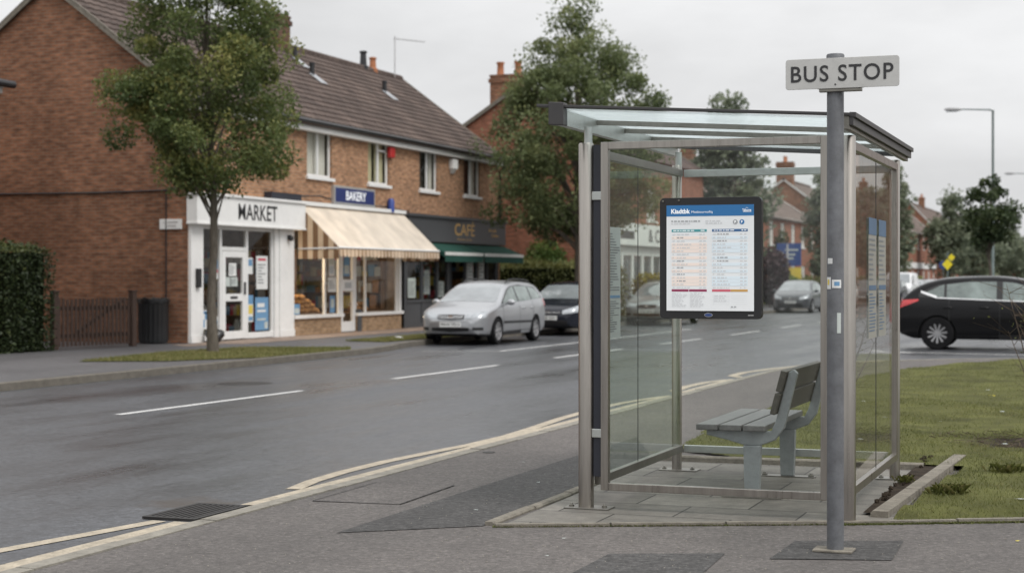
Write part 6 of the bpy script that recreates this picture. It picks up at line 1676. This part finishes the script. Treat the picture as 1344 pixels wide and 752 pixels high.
ESTATE = dict(L=4.45, W=1.74, H=1.47, wf=1.36, wr=-1.28, rw=.315, belt=.93, tum=.70, paint='p_silver', swm='sideglass',
    plan=[(-2.225, .84), (-2.1, .93), (-1.5, .99), (0, 1), (1.3, .99), (1.8, .95), (2.05, .86), (2.18, .72), (2.225, .60)],
    top=[(-2.225, .72), (-2.18, .98), (-2.02, 1.22), (-1.75, 1.39), (-1.3, 1.455), (-.5, 1.475), (.15, 1.42), (.45, 1.33), (1.18, .985), (1.4, .93), (1.8, .84), (2.05, .74), (2.17, .66), (2.225, .56)],
    bot=[(-2.225, .45), (-2.1, .32), (-1.8, .22), (1.7, .20), (2.05, .22), (2.18, .27), (2.225, .38)],
    ws=(.30, 1.17), rs=(1.03, 1.30, .5),
    dlo_lo0=[(-1.92, 1.06), (1.02, .955)], dlo_hi0=[(-1.92, 1.10), (-1.6, 1.33), (-.5, 1.395), (.1, 1.36), (.4, 1.28), (1.02, .98)],
    side=[([(-1.84, 1.07), (-1.12, 1.02)], [(-1.84, 1.12), (-1.55, 1.30), (-1.12, 1.345)]), ([(-1.05, 1.02), (-.16, .985)], [(-1.05, 1.35), (-.16, 1.365)]), ([(-.08, .985), (.92, .965)], [(-.08, 1.36), (.1, 1.34), (.38, 1.26), (.92, 1.0)])],
    seams=[(1.0, .30, .93), (-.12, .30, .95), (-1.1, .52, .98)], sill=(-.95, .98, .30), rub=.50, handles=(-.35, -1.25 + .25), mirror=.78,
    hl=(.36, .78, [.60, .62, .64], [.70, .755, .80]), tl=([(-2.16, .80), (-1.98, .86)], [(-2.16, 1.05), (-1.98, 1.02)], .52, .74, .80, 1.0), rails=(-1.75, .1),
    front=[(-.33, .33, (.60, .585), (.70, .71), 'trim', 'grille'), (-.46, .46, (.34, .31), (.41, .42), 'trim', 'lower_grille'), (-.74, -.54, (.35, .35), (.42, .42), 'trim', 'fog_lamp'), (.54, .74, (.35, .35), (.42, .42), 'trim', 'fog_lamp'),
           (-.30, .30, (.625, .620), (.635, .630), 'chrome', 'grille_bar'), (-.31, .31, (.660, .655), (.670, .665), 'chrome', 'grille_bar')],
    plate='RKG TD J', platez=.48, emblem=.655, spokes=7)
HATCH = dict(L=4.35, W=1.80, H=1.475, wf=1.33, wr=-1.35, rw=.33, belt=.95, tum=.68, paint='p_black', wsm='carglass', swm='sideglass',
    plan=[(-2.175, .86), (-2.08, .94), (-1.6, .985), (0, 1), (1.3, .985), (1.75, .94), (2.0, .84), (2.13, .70), (2.175, .58)],
    top=[(-2.175, .66), (-2.13, .88), (-2.05, 1.02), (-1.86, 1.20), (-1.55, 1.36), (-1.1, 1.45), (-.3, 1.48), (.3, 1.42), (.6, 1.31), (1.25, 1.0), (1.45, .95), (1.8, .86), (2.02, .76), (2.13, .66), (2.175, .54)],
    bot=[(-2.175, .42), (-2.05, .30), (-1.75, .22), (1.65, .20), (2.0, .22), (2.13, .28), (2.175, .38)],
    ws=(.42, 1.24), rs=(1.04, 1.30, .48),
    dlo_lo0=[(-1.72, 1.06), (1.12, .955)], dlo_hi0=[(-1.72, 1.14), (-1.35, 1.31), (-.6, 1.40), (.1, 1.375), (.5, 1.27), (1.12, .98)],
    side=[([(-1.58, 1.10), (-1.22, 1.045)], [(-1.58, 1.15), (-1.3, 1.29), (-1.22, 1.31)]), ([(-1.17, 1.04), (-.20, .99)], [(-1.17, 1.315), (-.75, 1.365), (-.20, 1.37)]), ([(-.08, .985), (1.02, .965)], [(-.08, 1.365), (.15, 1.345), (.45, 1.265), (1.02, 1.0)])],
    chrome=([(-1.38, 1.035), (1.10, .94)], [(-1.38, 1.054), (1.10, .955)]), chrome2=([(-1.68, 1.145), (-1.36, 1.03)], [(-1.68, 1.19), (-1.36, 1.08)]),
    seams=[(1.05, .28, .94), (-.14, .28, .96), (-1.12, .55, 1.0)], sill=(-.98, 1.05, .28), handles=(-.42, -1.12), mirror=.9,
    hl=(.40, .80, [.60, .62, .66], [.70, .76, .84]), tl=([(-2.10, .84), (-1.72, .985)], [(-2.10, 1.0), (-1.72, 1.02)], .48, .80, .82, 1.02),
    front=[(-.36, .36, (.60, .59), (.68, .69), 'trim', 'grille'), (-.55, .55, (.30, .28), (.44, .45), 'trim', 'lower_grille'), (-.34, .34, (.640, .636), (.648, .644), 'chrome', 'grille_bar')],
    plate='KT58 GHV', platez=.50, emblem=.66, spokes=11)
def place(o, x, y, deg, s=1.0):
    o.scale = (s, s, s); o.location = (x, y, rz(x)+.002); o.rotation_euler = (0, 0, R(deg)); return o
place(car('parked_car', 'silver estate car parked at the kerb outside the café', ESTATE), -14.92, 38.5, -90, 1.03)
place(car('parked_car', 'dark blue hatchback parked just behind the silver estate car', dict(HATCH, paint='p_navy', wsm='windscreen', swm='carglass')), -14.85, 45.3, -90)
place(car('parked_car', 'black hatchback seen side on across the side road mouth', HATCH), -2.26, 36.95, 1.5, 1.05)
silver3 = place(car('parked_car', 'pale grey car parked by the white shopfront seen through the side glass', dict(ESTATE, paint='p_grey', plate='LN06 VWD')), -14.9, 55.6, -90)
place(car('parked_car', 'dark grey car facing us in the back glass beside the timetable', dict(HATCH, paint='p_dark', wsm='windscreen', plate='MV09 KPE')), -14.2, 77.5, -90)
place(car('parked_car', 'white car partly hidden behind the dark grey car in the back glass', dict(ESTATE, paint='p_white', plate='YJ04 OEB'), detail=False), -14.1, 88, -90)
place(car('parked_car', 'red car beyond the black hatchback at the right edge', dict(HATCH, paint='p_red', plate='DE07 LRU'), detail=False), .2, 43.3, 180)
base = place(car('parked_car', 'dark car in the row of far parked cars nearest the shelter glass', dict(HATCH, paint='p_navy', plate='FX10 UTA'), detail=False), -14.0, 98, -90)
w2 = place(car('parked_car', 'silver car third in the row of far parked cars', dict(ESTATE, paint='p_silver', plate='BD05 NSJ'), detail=False), -14.0, 122, -90)
for i, (src, y, lab) in enumerate(((base, 109, 'dark car fourth back in the row of far parked cars'), (w2, 134, 'silver car fifth back in the row of far parked cars'), (w2, 148, 'silver car beneath the far house with the white board'), (base, 163, 'dark car farthest along the shop side'))):
    c = copy_tree(src); c['label'] = lab; place(c, -14.0, y, -90)
# white van seen through the right-hand glass
def van(label, x, y, deg):
    sp = dict(L=4.9, W=1.9, H=1.95, wf=1.65, wr=-1.45, rw=.33, belt=1.15, tum=.84, paint='p_white',
      plan=[(-2.45, .95), (-2.3, .99), (0, 1), (1.7, .99), (2.2, .92), (2.4, .78), (2.45, .66)],
      top=[(-2.45, 1.80), (-2.40, 1.93), (-1.5, 1.95), (.6, 1.95), (.95, 1.88), (1.62, 1.25), (1.85, 1.13), (2.2, 1.0), (2.4, .84), (2.45, .66)],
      bot=[(-2.45, .40), (-2.2, .26), (2.2, .24), (2.4, .30), (2.45, .42)], ws=(.98, 1.62), rs=(1.2, 1.65, .7),
      dlo_lo0=[(.25, 1.18), (1.5, 1.15)], dlo_hi0=[(.25, 1.72), (.8, 1.72), (1.5, 1.19)], side=[([(.30, 1.2), (1.4, 1.17)], [(.30, 1.68), (.8, 1.68), (1.4, 1.21)])],
      seams=[(.2, .35, 1.7), (1.5, .35, 1.1)], sill=(.2, 1.5, .35), handles=(.35,), mirror=1.3, hl=(.5, .86, [.68, .70, .72], [.82, .88, .94]), tl=([(-2.42, .9), (-2.28, .9)], [(-2.42, 1.3), (-2.28, 1.3)], .8, .92, .9, 1.3),
      front=[(-.42, .42, (.72, .71), (.82, .83), 'trim', 'grille'), (-.6, .6, (.36, .34), (.50, .51), 'trim', 'lower_grille')], plate='AK08 XMR', platez=.60, spokes=6)
    return place(car('parked_van', label, sp, detail=False), x, y, deg)
v_ = van('white van far down the shop side behind the shelter right glass', -13.9, 113.5, -90); v_['category'] = 'van'

# ------------------------------------------------------------------ street furniture
def lamp(label, x, y, h, arm, seed=0):
    t = thing('street_lamp', label, 'street lamp', (x, y, 0))
    m = MB(); m.tube([(x, y, 0), (x, y, 1.3), (x, y, 1.35), (x, y, h)], [.095, .095, .06, .045], 12); m.build('pole', M['lamp_post'], t, smooth=50)
    m = MB(); m.tube([(x, y, h-.04), (x-.1, y, h+.02), (x-arm, y, h+.08)], [.035, .03, .025], 8); m.build('arm', M['lamp_post'], t, smooth=50)
    m = MB(); a = x-arm
    m.prism([(a+.05, h+.05), (a+.02, h+.12), (a-.45, h+.16), (a-.62, h+.12), (a-.62, h+.06), (a-.1, h+.02)], y-.13, y+.13, 'xz'); hd_ = m.build('lantern', M['silver'], t, bevel=.02)
    m = MB(); m.box(a-.55, a-.12, y-.10, y+.10, h-.005, h+.022); m.build('lens', M['headlamp'], hd_)
    return t
lamp('tall green-grey street lamp with a long arm behind the topiary tree', -4.75, 68, 8.15, 1.25)
lamp('second street lamp far off at the right edge', -5.1, 110, 8.1, 1.25)
t = thing('road_sign', 'small yellow diamond warning sign on a thin grey post left of the topiary tree', 'road sign', (-5.35, 56, 0))
m = MB(); m.cyl((-5.35, 56, 0), (-5.35, 56, 2.35), .03, n=10); m.build('pole', M['lamp_post'], t, smooth=50)
m = MB(); m.prism([(-5.35, 1.76), (-5.18, 1.95), (-5.35, 2.14), (-5.52, 1.95)], 55.955, 55.965, 'xz'); m.build('sign_plate', M['yellow_sign'], t)
m = MB(); m.prism([(-5.22, 2.06), (-5.10, 2.18), (-5.22, 2.30), (-5.34, 2.18)], 55.94, 55.95, 'xz'); m.build('sign_plate', M['yellow_sign'], t)
t = thing('name_board', 'dark blue board on two posts with a gold base before the far brick house', 'sign', (-16.6, 87.5, 0))
for yy in (87.0, 88.3):
    m = MB(); m.cyl((-16.55, yy, 0), (-16.55, yy, 3.3), .05, n=8); m.build('post', M['silver'], t)
m = MB(); m.box(-17.2, -15.9, 87.4, 87.46, 2.15, 3.35); bd = m.build('board', M['blue_sign'], t)
m = MB()
for z, a, b in ((2.95, -16.75, -16.05), (2.70, -16.75, -16.2), (2.50, -16.75, -16.3)): m.box(a, b, 87.385, 87.398, z, z+.09)
m.lathe([(.001, -.02), (.15, -.02), (.15, 0)], (-16.98, 87.40, 2.8), 'y', n=14); m.build('board_lettering', M['paper_pale'], bd)
m = MB(); m.box(-17.0, -15.9, 87.4, 87.45, 1.35, 2.05); m.build('lower_board', M['paper_yellow'], t)
t = thing('road_sign', 'small round blue sign on a post by the far parked cars', 'road sign', (-15.3, 156, 0))
m = MB(); m.cyl((-15.3, 156, 0), (-15.3, 156, 2.9), .04, n=8); m.build('pole', M['lamp_post'], t)
m = MB(); m.lathe([(.001, -.06), (.38, -.06), (.38, -.045), (.001, -.045)], (-15.3, 156, 2.7), 'y', n=24); m.build('sign_plate', M['blue_sign'], t)
t = thing('traffic_light', 'traffic light with a red lamp lit far off at the right edge', 'traffic light', (-5.2, 104, 0))
m = MB(); m.cyl((-5.2, 104, 0), (-5.2, 104, 2.5), .06, n=8); m.build('pole', M['gutter'], t)
m = MB(); m.box(-5.38, -5.02, 103.8, 104.1, 2.0, 3.05); m.build('signal_head', M['black'], t)
M['red_lit'] = mat('lit_red_signal', (.9, .06, .02), .4, var=0, emit=2.0)
m = MB(); m.lathe([(.001, -.225), (.12, -.215), (.12, -.2)], (-5.2, 104, 2.85), 'y', n=14); m.build('red_lamp', M['red_lit'], t)

# ------------------------------------------------------------------ light, sky, camera
SUN_EL, SUN_AZ = R(52), R(112)       # azimuth measured from +y towards +x
w = bpy.data.worlds.new('World'); S.world = w; w.use_nodes = True
nt = w.node_tree; nt.nodes.clear(); L = nt.links.new
out = nt.nodes.new('ShaderNodeOutputWorld'); bg = nt.nodes.new('ShaderNodeBackground'); bg.inputs[1].default_value = .1; L(bg.outputs[0], out.inputs[0])
sky = nt.nodes.new('ShaderNodeTexSky'); sky.sky_type = 'NISHITA'; sky.sun_disc = False; sky.sun_elevation = SUN_EL; sky.sun_rotation = SUN_AZ; sky.air_density = 1.0; sky.dust_density = 3.0
hs = N_(nt, 'ShaderNodeHueSaturation', Saturation=.25, Value=1.0); L(sky.outputs[0], hs.inputs['Color'])
tc = nt.nodes.new('ShaderNodeTexCoord'); mp = nt.nodes.new('ShaderNodeMapping'); mp.inputs['Scale'].default_value = (2.2, 2.2, 6.5); L(tc.outputs['Generated'], mp.inputs[0])
nz = N_(nt, 'ShaderNodeTexNoise', Scale=1.6, Detail=8.0, Roughness=.55); L(mp.outputs[0], nz.inputs['Vector'])
sx = nt.nodes.new('ShaderNodeSeparateXYZ'); L(tc.outputs['Generated'], sx.inputs[0])
el = N_(nt, 'ShaderNodeValToRGB'); er = el.color_ramp.elements
for p_, v_ in ((0, SKY[0]), (.05, SKY[1]), (.17, SKY[2]), (.4, SKY[3]), (1, SKY[4])):
    e_ = er[0] if p_ == 0 else (er[1] if p_ == 1 else er.new(p_)); e_.position = p_; e_.color = (v_/30, v_/30, v_/30, 1)
L(sx.outputs[2], el.inputs[0])
cl = N_(nt, 'ShaderNodeMapRange'); cl.inputs['From Min'].default_value = .3; cl.inputs['From Max'].default_value = .7; cl.inputs['To Min'].default_value = .80*30; cl.inputs['To Max'].default_value = 1.10*30; L(nz.outputs['Fac'], cl.inputs[0])
mu = N_(nt, 'ShaderNodeMath', _operation='MULTIPLY'); L(el.outputs[0], mu.inputs[0]); L(cl.outputs[0], mu.inputs[1])
gy = N_(nt, 'ShaderNodeMixRGB', _blend_type='MULTIPLY', Fac=1.0, Color1=(.985, .99, 1.0, 1)); L(mu.outputs[0], gy.inputs[2])
mx = N_(nt, 'ShaderNodeMixRGB', Fac=.93); L(hs.outputs[0], mx.inputs[1]); L(gy.outputs[0], mx.inputs[2]); L(mx.outputs[0], bg.inputs[0])
sd = bpy.data.lights.new('sun', 'SUN'); sd.energy = SUN_E; sd.angle = R(25); sd.color = (1, .965, .92)
so = bpy.data.objects.new('sun', sd); COL.objects.link(so); so.location = (20, -5, 40)
v = Vector((math.cos(SUN_EL)*math.sin(SUN_AZ), math.cos(SUN_EL)*math.cos(SUN_AZ), math.sin(SUN_EL)))
so.rotation_euler = (-v).to_track_quat('-Z', 'Y').to_euler()

cd = bpy.data.cameras.new('camera'); co = bpy.data.objects.new('camera', cd); COL.objects.link(co)
co.location = (0, 0, 1.5); co.rotation_euler = (R(90), 0, R(20.25)); cd.sensor_width = 36; cd.lens = 57.99; cd.shift_y = -.0082; cd.clip_end = 2000; cd.clip_start = .1
cd.dof.use_dof = True; cd.dof.focus_distance = 10.3; cd.dof.aperture_fstop = 2.8
S.camera = co
S.render.resolution_x = 1024; S.render.resolution_y = 572
S.render.engine = 'CYCLES'
S.cycles.max_bounces = 8; S.cycles.transparent_max_bounces = 24; S.cycles.diffuse_bounces = 3; S.cycles.glossy_bounces = 3
S.cycles.use_denoising = True; S.cycles.sample_clamp_indirect = 6
S.view_settings.view_transform = 'Standard'; S.view_settings.look = 'None'; S.view_settings.exposure = 0
